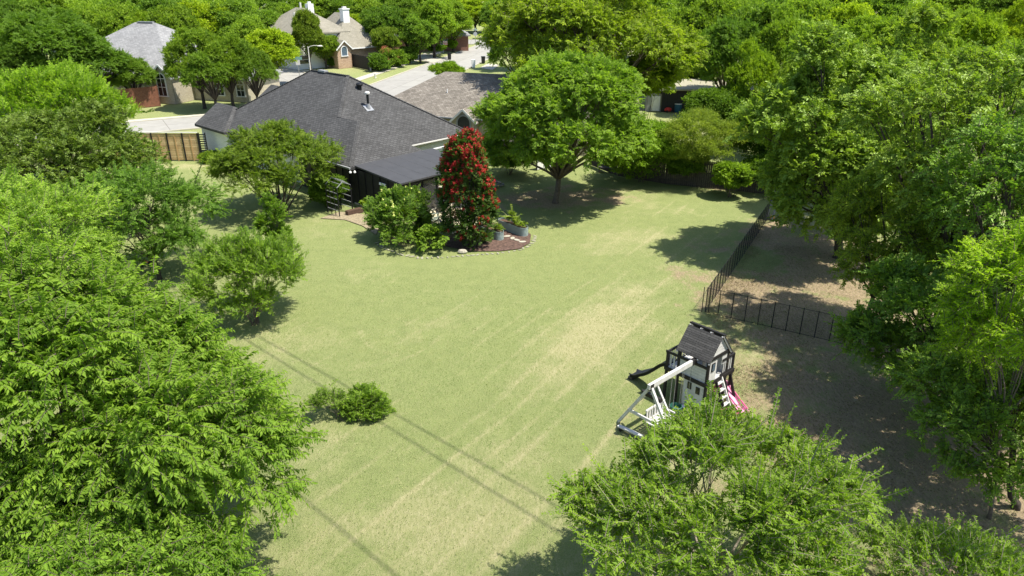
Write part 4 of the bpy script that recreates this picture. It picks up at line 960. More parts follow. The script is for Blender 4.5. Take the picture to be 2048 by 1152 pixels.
p = at(511, 186); t = thing('brick_mailbox', 'tan brick mailbox pillar beside the front street', 'mailbox', p); MB().box((0, 0, .65), (.6, .6, 1.3)).build('pillar', M_tanbrick, t); MB().box((0, 0, 1.34), (.7, .7, .08)).build('cap', M_trim, t); MB().box((0, -.31, 1.0), (.26, .03, .22)).build('door', M_black, t)
p = at(599, 152); t = thing('green_street_sign', 'pale green street name sign left of the lamp post', 'sign', p); MB().tube([(0, 0, 0), (0, 0, 2.6)], .05, 8).build('pole', M_galv, t); MB().box((0, -.02, 2.5), (1.3, .03, .4)).build('blade', mat('blade_green', (.18, .33, .28), .4, .05, 4, 0), t); MB().box((0, -.05, 1.9), (.6, .03, .7)).build('plate', M_trim, t)
p = at(887, 106); t = thing('flag', 'small red and white striped flag by the dark tree trunk', 'flag', p, R(10)); MB().tube([(0, 0, 0), (0, 0, 2.2)], .03, 6).build('pole', M_white, t)
for i in range(6): MB().box((.42, 0, 1.45 + i * .13), (.8, .02, .13)).build('stripe', M_red if i % 2 == 0 else M_white, t)
# high power lines over the yard (out of frame above; they cast the thin shadows on the lawn)
sh = Vector((SUN_DIR[0], SUN_DIR[1], 0)).normalized() / math.tan(SUN_EL)
for k, (a, b) in enumerate([((800, 833), (1095, 1001)), ((800, 868), (1083, 1042)), ((600, 990), (780, 1140))]):
    a = at(*a); b = at(*b); d = (b - a).normalized(); hh = 17.5; o = Vector((0, 0, hh)) + sh * hh; mb = MB(); c = (a + b) / 2 + o
    mb.tube([c + d * (s_ * 6.0) + Vector((0, 0, .0009 * (s_ * 6) ** 2)) for s_ in range(-12, 13)], .026, 6)
    tag(mb.build('power_line', M_black), ['far wire of the overhead pair crossing above the yard', 'near wire of the overhead pair crossing above the yard', 'single overhead wire nearest the camera'][k], 'power line', 'overhead power lines')
# ------------------------------------------------------------------ foliage
def mesh_quads(name, V, n_leaf, rnd, m, tris=False):
    me = bpy.data.meshes.new(name); me.vertices.add(len(V)); me.vertices.foreach_set('co', V.astype('f4').ravel())
    b = np.arange(n_leaf, dtype='i4')[:, None] * 4
    if tris: F = (b + np.array([[0, 1, 2, 0, 2, 3]], dtype='i4')).reshape(-1); k = 3; nf = n_leaf * 2; rf = np.repeat(rnd, 2)
    else: F = (b + np.array([[0, 1, 2, 3]], dtype='i4')).reshape(-1); k = 4; nf = n_leaf; rf = rnd
    me.loops.add(nf * k); me.loops.foreach_set('vertex_index', F); me.polygons.add(nf); me.polygons.foreach_set('loop_start', np.arange(0, nf * k, k, dtype='i4'))
    me.update(calc_edges=True); a = me.attributes.new('rnd', 'FLOAT', 'FACE'); a.data.foreach_set('value', np.clip(rf, 0, 1).astype('f4'))
    me.materials.append(m); return me
def nrm(a): return a / np.maximum(np.linalg.norm(a, axis=1, keepdims=True), 1e-6)
def leaves(name, P, A, Nn, Lf, Wf, rnd, m, fold=0.0):
    A = nrm(A); Sd = nrm(np.cross(A, Nn)); Nn = np.cross(Sd, A); Lf = Lf[:, None]; Wf = Wf[:, None]
    V = np.stack([P, P + A * Lf * .45 + Sd * Wf * .5 + Nn * Lf * fold, P + A * Lf - Nn * Lf * fold * .6, P + A * Lf * .45 - Sd * Wf * .5 + Nn * Lf * fold], 1).reshape(-1, 3)
    return mesh_quads(name, V, len(P), rnd, m, fold > 0)
def rdir(g, n): return nrm(g.normal(size=(n, 3)))
def lobes_for(g, Rr, n, inner=.5, size=.52, down=-.35):
    i = np.arange(n) + .5; z = 1 - (1 - down) * i / n; ph = i * 2.39996 + g.uniform(0, 6); r = np.sqrt(np.maximum(1 - z * z, 0))
    d = np.stack([r * np.cos(ph), r * np.sin(ph), z], 1) + g.normal(size=(n, 3)) * .12
    C = d * np.array(Rr) * inner * g.uniform(.78, 1.22, (n, 1)); Q = np.array(Rr) * size * g.uniform(.65, 1.2, (n, 1)); return C, Q, nrm(d)
def clumps_for(g, C, Q, D, k, Rr):
    li = g.integers(0, len(C), k * 3); d = rdir(g, k * 3); d[:, 2] = np.where(d[:, 2] < -.25, -d[:, 2], d[:, 2])
    d = nrm(d + D[li] * .55); P = C[li] + d * Q[li] * g.uniform(.70, 1.18, (k * 3, 1))
    ins = np.zeros(k * 3, bool)
    for c, q in zip(C, Q): ins |= (np.linalg.norm((P - c) / q, axis=1) < .62)
    P, d, li = P[~ins][:k], d[~ins][:k], li[~ins][:k]
    return P, d, li
def crown_clumps(name, seed, Rr, m, nl=9, nc=170, per=320, lf=.15, asp=.6, cr=.8, inner=.5, size=.52, flat=.7, down=-.35, up=.7, droop=0.1, interior=.12, spread=.35):
    nc = int(nc * 2.6); per = int(per / 2.3); cr *= .66
    g = np.random.default_rng(seed); C, Q, D = lobes_for(g, Rr, nl, inner, size, down); P, d, li = clumps_for(g, C, Q, D, nc, Rr); nc = len(P)
    cs = cr * g.uniform(.40, 1.35, nc); n = nc * per; ci = np.repeat(np.arange(nc), per)
    o = rdir(g, n); o[:, 2] = np.abs(o[:, 2]) * 1.0 - .35 * g.random(n); rad = g.random(n) ** .45 * (1 + .35 * g.normal(size=n).clip(-1, 2.2) * .4)
    off = o * (rad * cs[ci])[:, None] * np.array([1, 1, flat])
    off += d[ci] * (g.random(n) ** 2 * cs[ci] * .5)[:, None]
    X = P[ci] + off; outw = nrm(o + d[ci] * .5)
    A = nrm(outw * .7 + rdir(g, n) * .8 + np.array([0, 0, -droop])); Nn = nrm(outw * .45 + np.array([0, 0, up]) + rdir(g, n) * .95)
    hue = g.random(nc); rnd = .25 + .5 * hue[ci] + g.normal(size=n) * .16
    if interior:
        k = int(n * interior); u = rdir(g, k) * (g.random(k) ** .5)[:, None] * np.array(Rr) * .78; X = np.vstack([X, u]); A = np.vstack([A, rdir(g, k)]); Nn = np.vstack([Nn, nrm(rdir(g, k) + [0, 0, .6])]); rnd = np.concatenate([rnd, g.random(k) * .6]); n += k
    L = lf * g.uniform(.65, 1.35, n); return leaves(name, X, A, Nn, L, L * asp, rnd, m, 0.10 if lf < .2 else 0), (C, P, li)
def crown_twigs(name, seed, Rr, m, bm, nl=9, nc=160, tw=6, ln=1.0, m_leaf=26, lf=.11, asp=.33, inner=.5, size=.52, bend=.25, side=.85, leafdroop=.35, updir=.3, outk=.6, down=-.3, shoots=0, shl=2.2, rndk=.55, fold=.12, wood_r=.006):
    """leaf pairs along many short twigs; returns leaf mesh, twig mesh builder data and the skeleton"""
    g = np.random.default_rng(seed); C, Q, D = lobes_for(g, Rr, nl, inner, size, down); P, d, li = clumps_for(g, C, Q, D, nc, Rr); nc = len(P)
    n = nc * tw; ci = np.repeat(np.arange(nc), tw); T = P[ci] + g.normal(size=(n, 3)) * .28 * ln * np.array([1, 1, .7]) - d[ci] * .35 * ln
    Dr = nrm(d[ci] * outk + rdir(g, n) * rndk + np.array([0, 0, updir])); Ln = ln * g.uniform(.55, 1.3, n); hue = g.random(nc)[ci] * .7 + g.random(n) * .3
    if shoots:
        si = g.integers(0, nc, shoots); base = P[si] * .72; T = np.vstack([T, base]); sd_ = nrm(d[si] * .9 + np.array([0, 0, .35]) + rdir(g, shoots) * .25)
        Dr = np.vstack([Dr, sd_]); Ln = np.concatenate([Ln, shl * g.uniform(.6, 1.25, shoots)]); hue = np.concatenate([hue, g.random(shoots)]); n += shoots
    per = np.maximum((m_leaf * Ln / ln).astype(int), 4); ti = np.repeat(np.arange(n), per); tot = len(ti)
    j = np.arange(tot) - np.repeat(np.cumsum(per) - per, per); s = (j + .5) / per[ti] * .93 + .07
    up = np.array([0, 0, 1.0]); Sd = nrm(np.cross(Dr, up) + 1e-4); roll = g.uniform(-.9, .9, n)[:, None]; Sd = nrm(Sd + np.cross(Dr, Sd) * roll)
    sl = (s * Ln[ti])[:, None]; pos = T[ti] + Dr[ti] * sl - up * (bend * sl ** 2 / np.maximum(Ln[ti], .3)[:, None])
    sg = np.where(j % 2 == 0, 1.0, -1.0)[:, None]; tang = nrm(Dr[ti] - up * 2 * bend * sl / np.maximum(Ln[ti], .3)[:, None])
    A = nrm(tang * .55 + Sd[ti] * sg * side - up * leafdroop + rdir(g, tot) * .30); Nn = nrm(np.cross(Sd[ti], tang) * np.sign(np.cross(Sd[ti], tang)[:, 2:3] + 1e-6) + rdir(g, tot) * .45)
    L = lf * g.uniform(.5, 1.4, tot) * (1 - .35 * s); rnd = .15 + .6 * hue[ti] + g.normal(size=tot) * .14
    me = leaves(name, pos, A, Nn, L, L * asp, rnd, m, fold)
    # twigs as thin three-sided stems
    ss = np.array([0, .35, .7, 1.0]); rr_ = wood_r * np.array([1.6, 1.2, .8, .35])[None, :] * np.sqrt(Ln / ln)[:, None]
    sl2 = ss[None, :] * Ln[:, None]; cp = T[:, None, :] + Dr[:, None, :] * sl2[..., None] - up * (bend * sl2 ** 2 / np.maximum(Ln, .3)[:, None])[..., None]
    S2 = nrm(np.cross(Dr, Sd)); V = []
    for k in range(3):
        an = k * 2.0944; V.append(cp + (Sd[:, None, :] * math.cos(an) + S2[:, None, :] * math.sin(an)) * rr_[..., None])
    V = np.stack(V, 2)                                          # n,4,3,3
    idx = np.arange(n * 12).reshape(n, 4, 3); F = []
    for a in range(3):
        for k in range(3): k2 = (k + 1) % 3; F.append(np.stack([idx[:, a, k], idx[:, a, k2], idx[:, a + 1, k2], idx[:, a + 1, k]], 1))
    F = np.concatenate(F).astype('i4'); tm = bpy.data.meshes.new(name + '_twigs'); tm.vertices.add(n * 12); tm.vertices.foreach_set('co', V.astype('f4').ravel())
    tm.loops.add(len(F) * 4); tm.loops.foreach_set('vertex_index', F.ravel()); tm.polygons.add(len(F)); tm.polygons.foreach_set('loop_start', np.arange(0, len(F) * 4, 4, dtype='i4')); tm.update(calc_edges=True); tm.materials.append(bm)
    return me, tm, (C, P, li)
def limbs(mb, g, base, ctr, sk, r0, fork=.35, stems=1, sub=70, wob=.25, lean=0):
    C, P, li = sk; ctr = Vector(ctr); base = Vector(base)
    f0 = base.lerp(ctr, fork)
    if stems == 1:
        p1 = base.lerp(f0, .5) + Vector((g.uniform(-.1, .1), g.uniform(-.1, .1), 0)); mb.tube([base - Vector((0, 0, .1)), base + Vector((0, 0, .15)), p1, f0], [r0 * 1.45, r0 * 1.1, r0 * .95, r0 * .85], 9)
    for i, c in enumerate(C):
        e = ctr + Vector(c); st = f0 if stems == 1 else base + Vector((g.uniform(-.18, .18), g.uniform(-.18, .18), -.05))
        mid = st.lerp(e, .5) + Vector((g.uniform(-wob, wob), g.uniform(-wob, wob), g.uniform(-.1, .3) * wob * 2)); rr_ = r0 * (.55 if stems == 1 else .5)
        mb.tube([st, st.lerp(mid, .5) + Vector((0, 0, wob * .3)), mid, e], [rr_, rr_ * .8, rr_ * .6, rr_ * .3], 6)
        ks = [k for k in range(len(P)) if li[k] == i][:max(1, sub // len(C))]
        for k in ks:
            q = ctr + Vector(P[k]); s_ = mid.lerp(e, g.uniform(.1, .9)); m_ = s_.lerp(q, .5) + Vector((g.uniform(-.15, .15), g.uniform(-.15, .15), g.uniform(-.05, .2)))
            mb.tube([s_, m_, q], [rr_ * .26, rr_ * .17, rr_ * .07], 4, False)
BASE1, BASE2 = (0.095, 0.170, 0.020), (0.265, 0.365, 0.042)
ML = mat_leaf('leaf_green', BASE1, BASE2, .46, .012, .5)
MG = mat_leaf('leaf_glossy', BASE1, BASE2, .40, .03, .42)
def tree_obj(name, label, cat, base, crown_me, twig_me, trunk_mb, ctr_z, bark, color, group=None, rz=0, crown='crown'):
    t = thing(name, label, cat, (base[0], base[1], 0), rz, group)
    c = bpy.data.objects.new(crown, crown_me); COL.objects.link(c); c.parent = t; c.location = (0, 0, ctr_z); c.color = (color[0], color[1], min(color[2], 1.8), 1)
    if twig_me: w_ = bpy.data.objects.new('twigs', twig_me); COL.objects.link(w_); w_.parent = c
    if trunk_mb: trunk_mb.build('trunk', bark, t, True)
    return t
def big_tree(name, label, px, py, Y, rx, ry, ctr_R=None, kind='clump', color=(1, 1, 1), bark=M_bark, seed=1, r0=.2, fork=.35, stems=1, m=None, base=None, cat='tree', depth=1.0, group=None, sub=70, **kw):
    c = atY(px, py, Y); s_ = scl(py, Y); Rr = (rx * s_, rx * s_ * depth, ry * s_); m = m or ML
    b = Vector(base) if base is not None else Vector((c.x, Y, 0)); off = Vector((b.x, b.y, 0))
    g = random.Random(seed)
    if kind == 'clump': me, sk = crown_clumps(name + '_crown', seed, Rr, m, **kw); tw = None
    else: me, tw, sk = crown_twigs(name + '_crown', seed, Rr, m, bark, **kw)
    mb = MB(); cz = c.z; ctr = Vector((c.x - off.x, c.y - off.y, cz)); limbs(mb, g, (0, 0, 0), ctr, sk, r0, fork, stems, sub)
    t = tree_obj(name, label, cat, off, me, tw, mb, cz, bark, color, group)
    for ch in t.children:
        if ch.name.startswith('crown'): ch.location = ctr
    return t
def mul(a, k): return tuple(x * k for x in a)
YG = (1.35, 1.20, .65); DK = (.62, .72, .8); OL = (1.05, .92, 1.1); FR = (1.0, 1.12, .9); PL = (1.5, 1.35, 1.5)

# --- the near trees
big_tree('pecan_tree', 'huge bright green tree with long drooping leaflets filling the lower left of the picture', 160, 880, 14.2, 350, 355, kind='twig', color=(1.02, 1.10, 1.0), seed=11, r0=.17, fork=.3, base=(-12.0, 12.6, 0), depth=.85,
         nl=27, nc=1600, tw=8, ln=.62, m_leaf=22, lf=.165, asp=.38, bend=.35, side=.75, leafdroop=.50, updir=.10, outk=.75, size=.42, inner=.64, shoots=140, shl=1.3, bark=M_bark, sub=160, rndk=.5)
big_tree('low_pecan_tree', 'lower bright green tree with drooping leaflets in the bottom left corner', 240, 1150, 11.2, 235, 165, kind='twig', color=(.98, 1.10, 1.0), seed=33, r0=.10, fork=.3, base=(-6.6, 10.8, 0), depth=.9,
         nl=16, nc=520, tw=7, ln=.50, m_leaf=19, lf=.135, asp=.38, bend=.35, side=.75, leafdroop=.45, updir=.10, outk=.75, size=.44, inner=.62, shoots=60, shl=1.0, bark=M_bark, sub=80, rndk=.6)
big_tree('young_elm_tree', 'young airy tree with long leafy shoots in front of the playset, bottom right of centre', 1422, 1040, 12.6, 272, 172, kind='twig', color=(1.05, 1.1, 1.0), seed=12, r0=.08, fork=.25, depth=.85, base=(4.7, 12.2, 0),
         nl=15, nc=540, tw=7, ln=.46, m_leaf=17, lf=.115, asp=.50, bend=.08, side=.85, leafdroop=.10, updir=.20, outk=.7, rndk=.85, size=.40, inner=.64, shoots=120, shl=1.5, bark=M_palebark, sub=140)
big_tree('corner_elm_tree', 'leafy young tree reaching into the bottom right corner of the picture', 1930, 1235, 11.0, 200, 125, kind='twig', color=(1.05, 1.12, 1.05), seed=13, r0=.06, fork=.25, base=(9.0, 11.0, 0),
         nl=9, nc=260, tw=7, ln=.42, m_leaf=17, lf=.095, asp=.48, bend=.10, side=.8, leafdroop=.10, updir=.4, outk=.6, rndk=.7, shoots=50, shl=1.1, bark=M_palebark, sub=70)
big_tree('feathery_tree', 'pale feathery yellow-green tree at the left edge above the big drooping tree', 45, 505, 23.5, 185, 140, kind='twig', color=(1.55, 1.55, 2.0), seed=14, r0=.12, base=(-17.8, 22.5, 0),
         nl=11, nc=420, tw=8, ln=.6, m_leaf=24, lf=.12, asp=.40, bend=.15, side=.8, leafdroop=.2, updir=.35, outk=.6, rndk=.7, shoots=40, shl=1.3)
big_tree('fine_leaved_tree', 'rounded dark green tree with a slim trunk, right of the left tree mass', 290, 452, 33.0, 128, 112, kind='twig', color=(.80, .96, 1.2), seed=15, r0=.10, base=(-17.6, 32.6, 0), bark=M_darkbark,
         nl=13, nc=430, tw=8, ln=.55, m_leaf=18, lf=.135, asp=.48, bend=.15, side=.9, leafdroop=.1, updir=.05, outk=.6, rndk=.9, shoots=10, down=-.75)
big_tree('olive_tree_mass', 'wide olive-green tree with small leaves behind the rounded dark tree', 125, 350, 39.5, 178, 125, kind='twig', color=(.74, .74, .9), seed=16, r0=.2, bark=M_darkbark, m=MG,
         nl=22, nc=1100, tw=7, ln=.50, m_leaf=14, lf=.16, asp=.55, bend=.12, side=.85, leafdroop=.15, updir=.10, outk=.6, rndk=.9, shoots=40, shl=1.0, size=.42, inner=.62, down=-.5)
big_tree('lime_green_tree', 'tall lime-green fluffy tree left of the cedar fence', 112, 262, 48.0, 145, 118, kind='twig', color=(1.35, 1.42, 1.0), seed=17, r0=.2,
         nl=22, nc=1000, tw=7, ln=.65, m_leaf=15, lf=.19, asp=.5, bend=.02, side=.7, leafdroop=0, updir=.55, outk=.5, rndk=.6, shoots=50, shl=1.3, size=.42, inner=.62)
big_tree('light_green_shrub_tree', 'light green upright shrubby tree on the left lawn beside the big drooping tree', 504, 553, 28.3, 116, 88, kind='twig', color=(1.1, 1.18, 1.1), seed=19, r0=.05, stems=3, base=(-11.2, 27.6, 0),
         nl=14, nc=420, tw=8, ln=.42, m_leaf=18, lf=.11, asp=.46, bend=.05, side=.8, leafdroop=.0, updir=.55, outk=.5, rndk=.7, shoots=50, shl=.9, down=-.7)
big_tree('slender_tree', 'slim dark green columnar tree rising behind the light green shrub tree', 553, 465, 34.6, 25, 62, kind='twig', color=(.85, .95, .9), seed=20, r0=.05, nl=8, nc=90, tw=7, ln=.38, m_leaf=14, lf=.15, asp=.62, bend=.1, side=.8, leafdroop=.15, updir=.4, outk=.5, depth=1.0, size=.5, inner=.7, down=-.9)
big_tree('lawn_bush', 'low round leafy bush standing alone in the middle of the lawn', 726, 810, 20.9, 45, 24, kind='twig', color=(.9, .98, .85), seed=21, r0=.025, stems=3, cat='bush', base=(-5.3, 20.9, 0),
         nl=9, nc=130, tw=8, ln=.27, m_leaf=11, lf=.115, asp=.55, bend=.1, side=.8, leafdroop=.1, updir=.3, outk=.6, rndk=.8, size=.55, down=-.3)
big_tree('arching_bush', 'thin arching branches of a bush left of the round lawn bush', 652, 802, 20.6, 34, 14, kind='twig', color=(.85, .92, .9), seed=22, r0=.02, stems=3, cat='bush', base=(-5.9, 20.4, 0),
         nl=5, nc=34, tw=6, ln=.32, m_leaf=12, lf=.10, asp=.45, bend=.2, updir=.2, outk=.8)
big_tree('wispy_myrtle_tree', 'multi-stemmed vase-shaped tree in front of the dark roof, left of the arbour', 550, 336, 43.6, 112, 76, kind='twig', color=(.92, .90, .9), seed=23, r0=.11, stems=8, base=(-14.4, 42.4, 0), bark=M_darkbark,
         nl=19, nc=680, tw=8, ln=.50, m_leaf=17, lf=.125, asp=.52, bend=.06, side=.85, leafdroop=.05, updir=.15, outk=.65, rndk=.95, down=-.30, size=.42, inner=.64, shoots=90, shl=1.1, sub=60)
big_tree('shade_tree', 'large round green shade tree with forked grey trunk on the back lawn', 1132, 243, 45.8, 168, 130, kind='twig', color=(1.05, 1.12, 1.0), seed=24, r0=.19, fork=.30, base=(2.9, 45.4, 0), sub=140, bark=M_bark,
         nl=28, nc=2100, tw=7, ln=.52, m_leaf=13, lf=.20, asp=.52, bend=.15, side=.85, leafdroop=.2, updir=.12, outk=.65, rndk=.9, shoots=40, shl=1.1, size=.38, inner=.66, down=-.55)
big_tree('yellow_green_pecan', 'tall spreading yellow-green tree behind the shade tree and brown-roofed house', 1170, 112, 68.0, 182, 140, kind='twig', color=(1.25, 1.15, .8), seed=25, r0=.3, fork=.3, base=(8.2, 67.0, 0), sub=120, bark=M_bark,
         nl=30, nc=2100, tw=7, ln=.80, m_leaf=12, lf=.30, asp=.48, bend=.15, side=.85, leafdroop=.3, updir=.08, outk=.65, rndk=.9, shoots=60, shl=1.8, size=.36, inner=.68, wood_r=.01)
big_tree('glossy_oak', 'big glossy-leaved tree overhanging the mesh fence, nearest the back corner', 1668, 325, 35.5, 160, 205, kind='twig', color=(1.1, 1.1, 1.2), seed=26, r0=.22, m=MG, base=(17.5, 35.5, 0), bark=M_darkbark,
         nl=28, nc=1700, tw=7, ln=.50, m_leaf=13, lf=.18, asp=.6, bend=.12, side=.85, leafdroop=.15, updir=.10, outk=.6, rndk=.9, shoots=50, shl=1.1, size=.38, inner=.68, down=-.8)
big_tree('glossy_oak', 'big glossy-leaved tree at the right edge, upper of the near pair', 1930, 290, 25.5, 190, 185, kind='twig', color=(1.12, 1.1, 1.2), seed=27, r0=.2, m=MG, base=(17.5, 25.5, 0), bark=M_darkbark,
         nl=24, nc=700, tw=6, ln=.42, m_leaf=12, lf=.15, asp=.58, bend=.12, side=.85, leafdroop=.15, updir=.10, outk=.6, rndk=.9, shoots=50, shl=1.0, size=.38, inner=.68, down=-.6)
big_tree('woods_edge_tree', 'mid-green tree between the two glossy trees in the right woods', 1790, 200, 42.0, 120, 130, kind='twig', color=(1.12, 1.08, 1.2), seed=40, r0=.2, base=(23, 42, 0), bark=M_darkbark,
         nl=18, nc=650, tw=7, ln=.55, m_leaf=13, lf=.21, asp=.55, bend=.12, side=.85, leafdroop=.15, updir=.10, outk=.6, rndk=.9, shoots=50, shl=1.1, size=.40, inner=.66, down=-.6)
big_tree('dog_run_tree', 'light green soft-leaved tree standing at the right side of the dog run', 1785, 470, 27.0, 108, 145, kind='twig', color=(1.3, 1.2, 1.3), seed=28, r0=.10, base=(15.0, 27.0, 0), bark=M_darkbark,
         nl=20, nc=620, tw=7, ln=.40, m_leaf=14, lf=.12, asp=.5, bend=.12, side=.85, leafdroop=.15, updir=.10, outk=.6, rndk=.9, shoots=40, shl=.9, size=.38, inner=.68, down=-.8)
big_tree('backing_tree', 'dark tree filling the gap right of the dog run below the glossy trees', 1950, 470, 24.5, 150, 130, kind='twig', color=(.85, .92, 1.0), seed=38, r0=.15, base=(18.5, 24.5, 0), bark=M_darkbark,
         nl=18, nc=330, tw=6, ln=.42, m_leaf=12, lf=.14, asp=.55, bend=.12, side=.85, leafdroop=.15, updir=.10, outk=.6, rndk=.9, size=.40, inner=.66, down=-.8)
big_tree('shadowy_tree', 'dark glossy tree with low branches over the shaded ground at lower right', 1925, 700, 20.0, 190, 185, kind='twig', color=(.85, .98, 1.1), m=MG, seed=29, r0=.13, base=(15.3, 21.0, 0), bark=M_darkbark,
         nl=19, nc=680, tw=8, ln=.46, m_leaf=15, lf=.135, asp=.58, bend=.12, side=.85, leafdroop=.15, updir=.12, outk=.7, rndk=.8, shoots=50, shl=1.1, size=.40, inner=.66, down=-.7)
big_tree('upper_right_tree', 'dark green tree at the right edge just above the bright yellow-green one', 2050, 410, 20.0, 190, 150, kind='twig', color=(.80, .95, 1.0), m=MG, seed=39, r0=.14, base=(16.8, 20.5, 0), bark=M_darkbark,
         nl=16, nc=330, tw=6, ln=.46, m_leaf=14, lf=.125, asp=.55, bend=.12, side=.85, leafdroop=.15, updir=.12, outk=.7, rndk=.8, shoots=30, shl=1.0, size=.42, inner=.64, down=-.6)
big_tree('yellow_leaved_tree', 'bright yellow-green tree at the right edge of the picture', 2030, 640, 16.0, 130, 180, color=(1.5, 1.55, .7), seed=30, r0=.05, fork=.5, kind='twig', base=(13.4, 15.6, 0), down=-.8,
         nl=14, nc=330, tw=8, ln=.40, m_leaf=18, lf=.105, asp=.42, bend=.2, side=.8, leafdroop=.2, updir=.15, outk=.7, rndk=.8, shoots=20, shl=.9, size=.42, inner=.62)
big_tree('overhanging_tree', 'dark tree at the right edge shading the ground below the yellow-green one', 2000, 865, 16.2, 170, 150, kind='twig', color=(.9, 1.0, 1.0), m=MG, seed=31, r0=.10, base=(14.4, 16.0, 0), bark=M_darkbark,
         nl=13, nc=360, tw=7, ln=.42, m_leaf=14, lf=.12, asp=.55, bend=.15, side=.8, leafdroop=.15, updir=.1, outk=.7, rndk=.8, shoots=30, shl=1.0, size=.42, inner=.62)

# --- garden plants
big_tree('red_crape_myrtle', 'tall narrow crape myrtle covered in red blossom beside the flagstone patio', 932, 388, 37.6, 53, 136, kind='twig', color=(.42, .52, .9), seed=47, r0=.10, stems=5, base=(-2.2, 37.2, 0), bark=M_darkbark,
         nl=22, nc=900, tw=6, ln=.32, m_leaf=12, lf=.12, asp=.6, bend=.05, side=.8, leafdroop=.05, updir=.35, outk=.6, rndk=.75, inner=.56, size=.50, down=-.80)
def blossoms(parent_name, seed, label_m, k, Rr, upbias, sz, near=.9):
    t = bpy.data.objects[parent_name]; cr_ = [c for c in t.children if c.name.startswith('crown')][0]; g = np.random.default_rng(seed)
    me = cr_.data; nv = len(me.vertices); co = np.empty(nv * 3, 'f4'); me.vertices.foreach_get('co', co); co = co.reshape(-1, 3)
    ex = co[:: 4]; rr_ = np.linalg.norm(ex / np.array(Rr), axis=1); cand = ex[(rr_ > near)]; wgt = np.exp(upbias * cand[:, 2] / Rr[2]); wgt /= wgt.sum()
    cc = cand[g.choice(len(cand), max(4, k // 8), False, wgt)]; dd = ((cand[:, None, :] - cc[None]) ** 2).sum(2).min(1) if len(cand) < 60000 else np.min([((cand - q_) ** 2).sum(1) for q_ in cc], axis=0); w2 = np.exp(-dd / (sz * 2.8) ** 2) + .06; w2 *= wgt; w2 /= w2.sum()
    c = cand[g.choice(len(cand), k, False, w2)]; per = 42; n = k * per; ci = np.repeat(np.arange(k), per)
    o = g.normal(size=(n, 3)) * sz * np.array([.6, .6, 1.0]) * .5; out = nrm(c)[ci]; X = c[ci] + o + out * sz * .7 + np.array([0, 0, sz * .4])
    L = g.uniform(.03, .065, n); me2 = leaves('blossom', X, rdir(g, n), nrm(rdir(g, n) + out * .6 + [0, 0, .5]), L, L * .9, g.random(n), label_m)
    b = bpy.data.objects.new('blossom', me2); COL.objects.link(b); b.parent = t; b.location = cr_.location; b.color = (1, 1, 1, 1); return b
M_bl = mat_leaf('red_petals', (0.24, 0.008, 0.016), (0.58, 0.035, 0.05), .2, .03); M_bl2 = mat_leaf('coral_petals', (0.42, 0.10, 0.05), (0.7, 0.28, 0.18), .2, .03); M_bl3 = mat_leaf('yellow_petals', (0.65, 0.68, 0.18), (0.8, 0.8, 0.35), .2, .03)
s_ = scl(388, 37.6); blossoms('red_crape_myrtle', 5, M_bl, 1900, (53 * s_, 53 * s_, 136 * s_), 1.0, .09, .60)
s_ = scl(430, 38.2)
big_tree('tall_leafy_plant', 'tall leafy garden plant with pale yellow buds, left of the red crape myrtle', 795, 432, 38.4, 56, 56, kind='twig', color=(.85, .95, 1.25), seed=42, r0=.03, stems=6, cat='plant', base=(-6.2, 38.4, 0),
         nl=12, nc=240, tw=7, ln=.38, m_leaf=12, lf=.14, asp=.62, bend=.1, side=.8, leafdroop=.2, updir=.5, outk=.6, inner=.55, size=.55, down=-.9)
blossoms('tall_leafy_plant', 6, M_bl3, 26, (62 * s_, 62 * s_, 60 * s_), 3.0, .05, .85)
big_tree('bright_leafy_plant', 'bright green leafy plant on the right side of the vegetable patch', 832, 440, 38.6, 34, 42, kind='twig', color=(1.15, 1.15, .8), seed=43, r0=.03, stems=5, cat='plant', base=(-4.9, 38.6, 0),
         nl=7, nc=90, tw=7, ln=.34, m_leaf=12, lf=.12, asp=.55, updir=.4, outk=.6, inner=.55, size=.55, down=-.9)
big_tree('left_leafy_plant', 'grey-green leafy plant at the left end of the vegetable patch', 766, 452, 38.2, 30, 42, kind='twig', color=(.85, .9, 1.35), seed=44, r0=.02, stems=5, cat='plant', base=(-7.1, 38.2, 0),
         nl=6, nc=60, tw=7, ln=.34, m_leaf=12, lf=.13, asp=.6, updir=.4, outk=.6, inner=.55, size=.55, down=-.9)
big_tree('broad_leaved_plant', 'low plant with broad heart-shaped leaves in front of the adirondack chair', 864, 474, 36.6, 32, 24, kind='twig', color=(.95, 1.0, 1.0), seed=45, r0=.02, stems=5, cat='plant', base=(-4.0, 36.8, 0),
         nl=6, nc=44, tw=6, ln=.30, m_leaf=8, lf=.20, asp=.85, updir=.3, outk=.6, inner=.55, size=.55, down=-.7, leafdroop=.4)
big_tree('front_leafy_plant', 'small sprawling plant at the front left of the vegetable patch', 800, 476, 36.6, 34, 19, kind='twig', color=(.9, 1.0, 1.0), seed=46, r0=.02, stems=5, cat='plant', base=(-5.7, 36.6, 0),
         nl=5, nc=36, tw=6, ln=.30, m_leaf=8, lf=.13, asp=.6, updir=.3, outk=.6, inner=.55, size=.55, down=-.7)
def veg(label, ctr, ln_, seed, color=(1.1, 1.1, .8), h=.25, lf=.09, k=26, name='vegetable_plant', tall=0):
    me, tw, sk = crown_twigs(name, seed, (ln_, .22, h), ML, M_palebark, nl=4, nc=k, tw=5, ln=.22, m_leaf=8, lf=lf, asp=.55, updir=.5, outk=.5, inner=.5, size=.6, down=-.2, shoots=tall, shl=.9)
    t = thing(name, label, 'plant', ctr[0], ctr[1]); c = bpy.data.objects.new('leaves', me); COL.objects.link(c); c.parent = t; c.color = (*color, 1); w_ = bpy.data.objects.new('stems', tw); COL.objects.link(w_); w_.parent = t
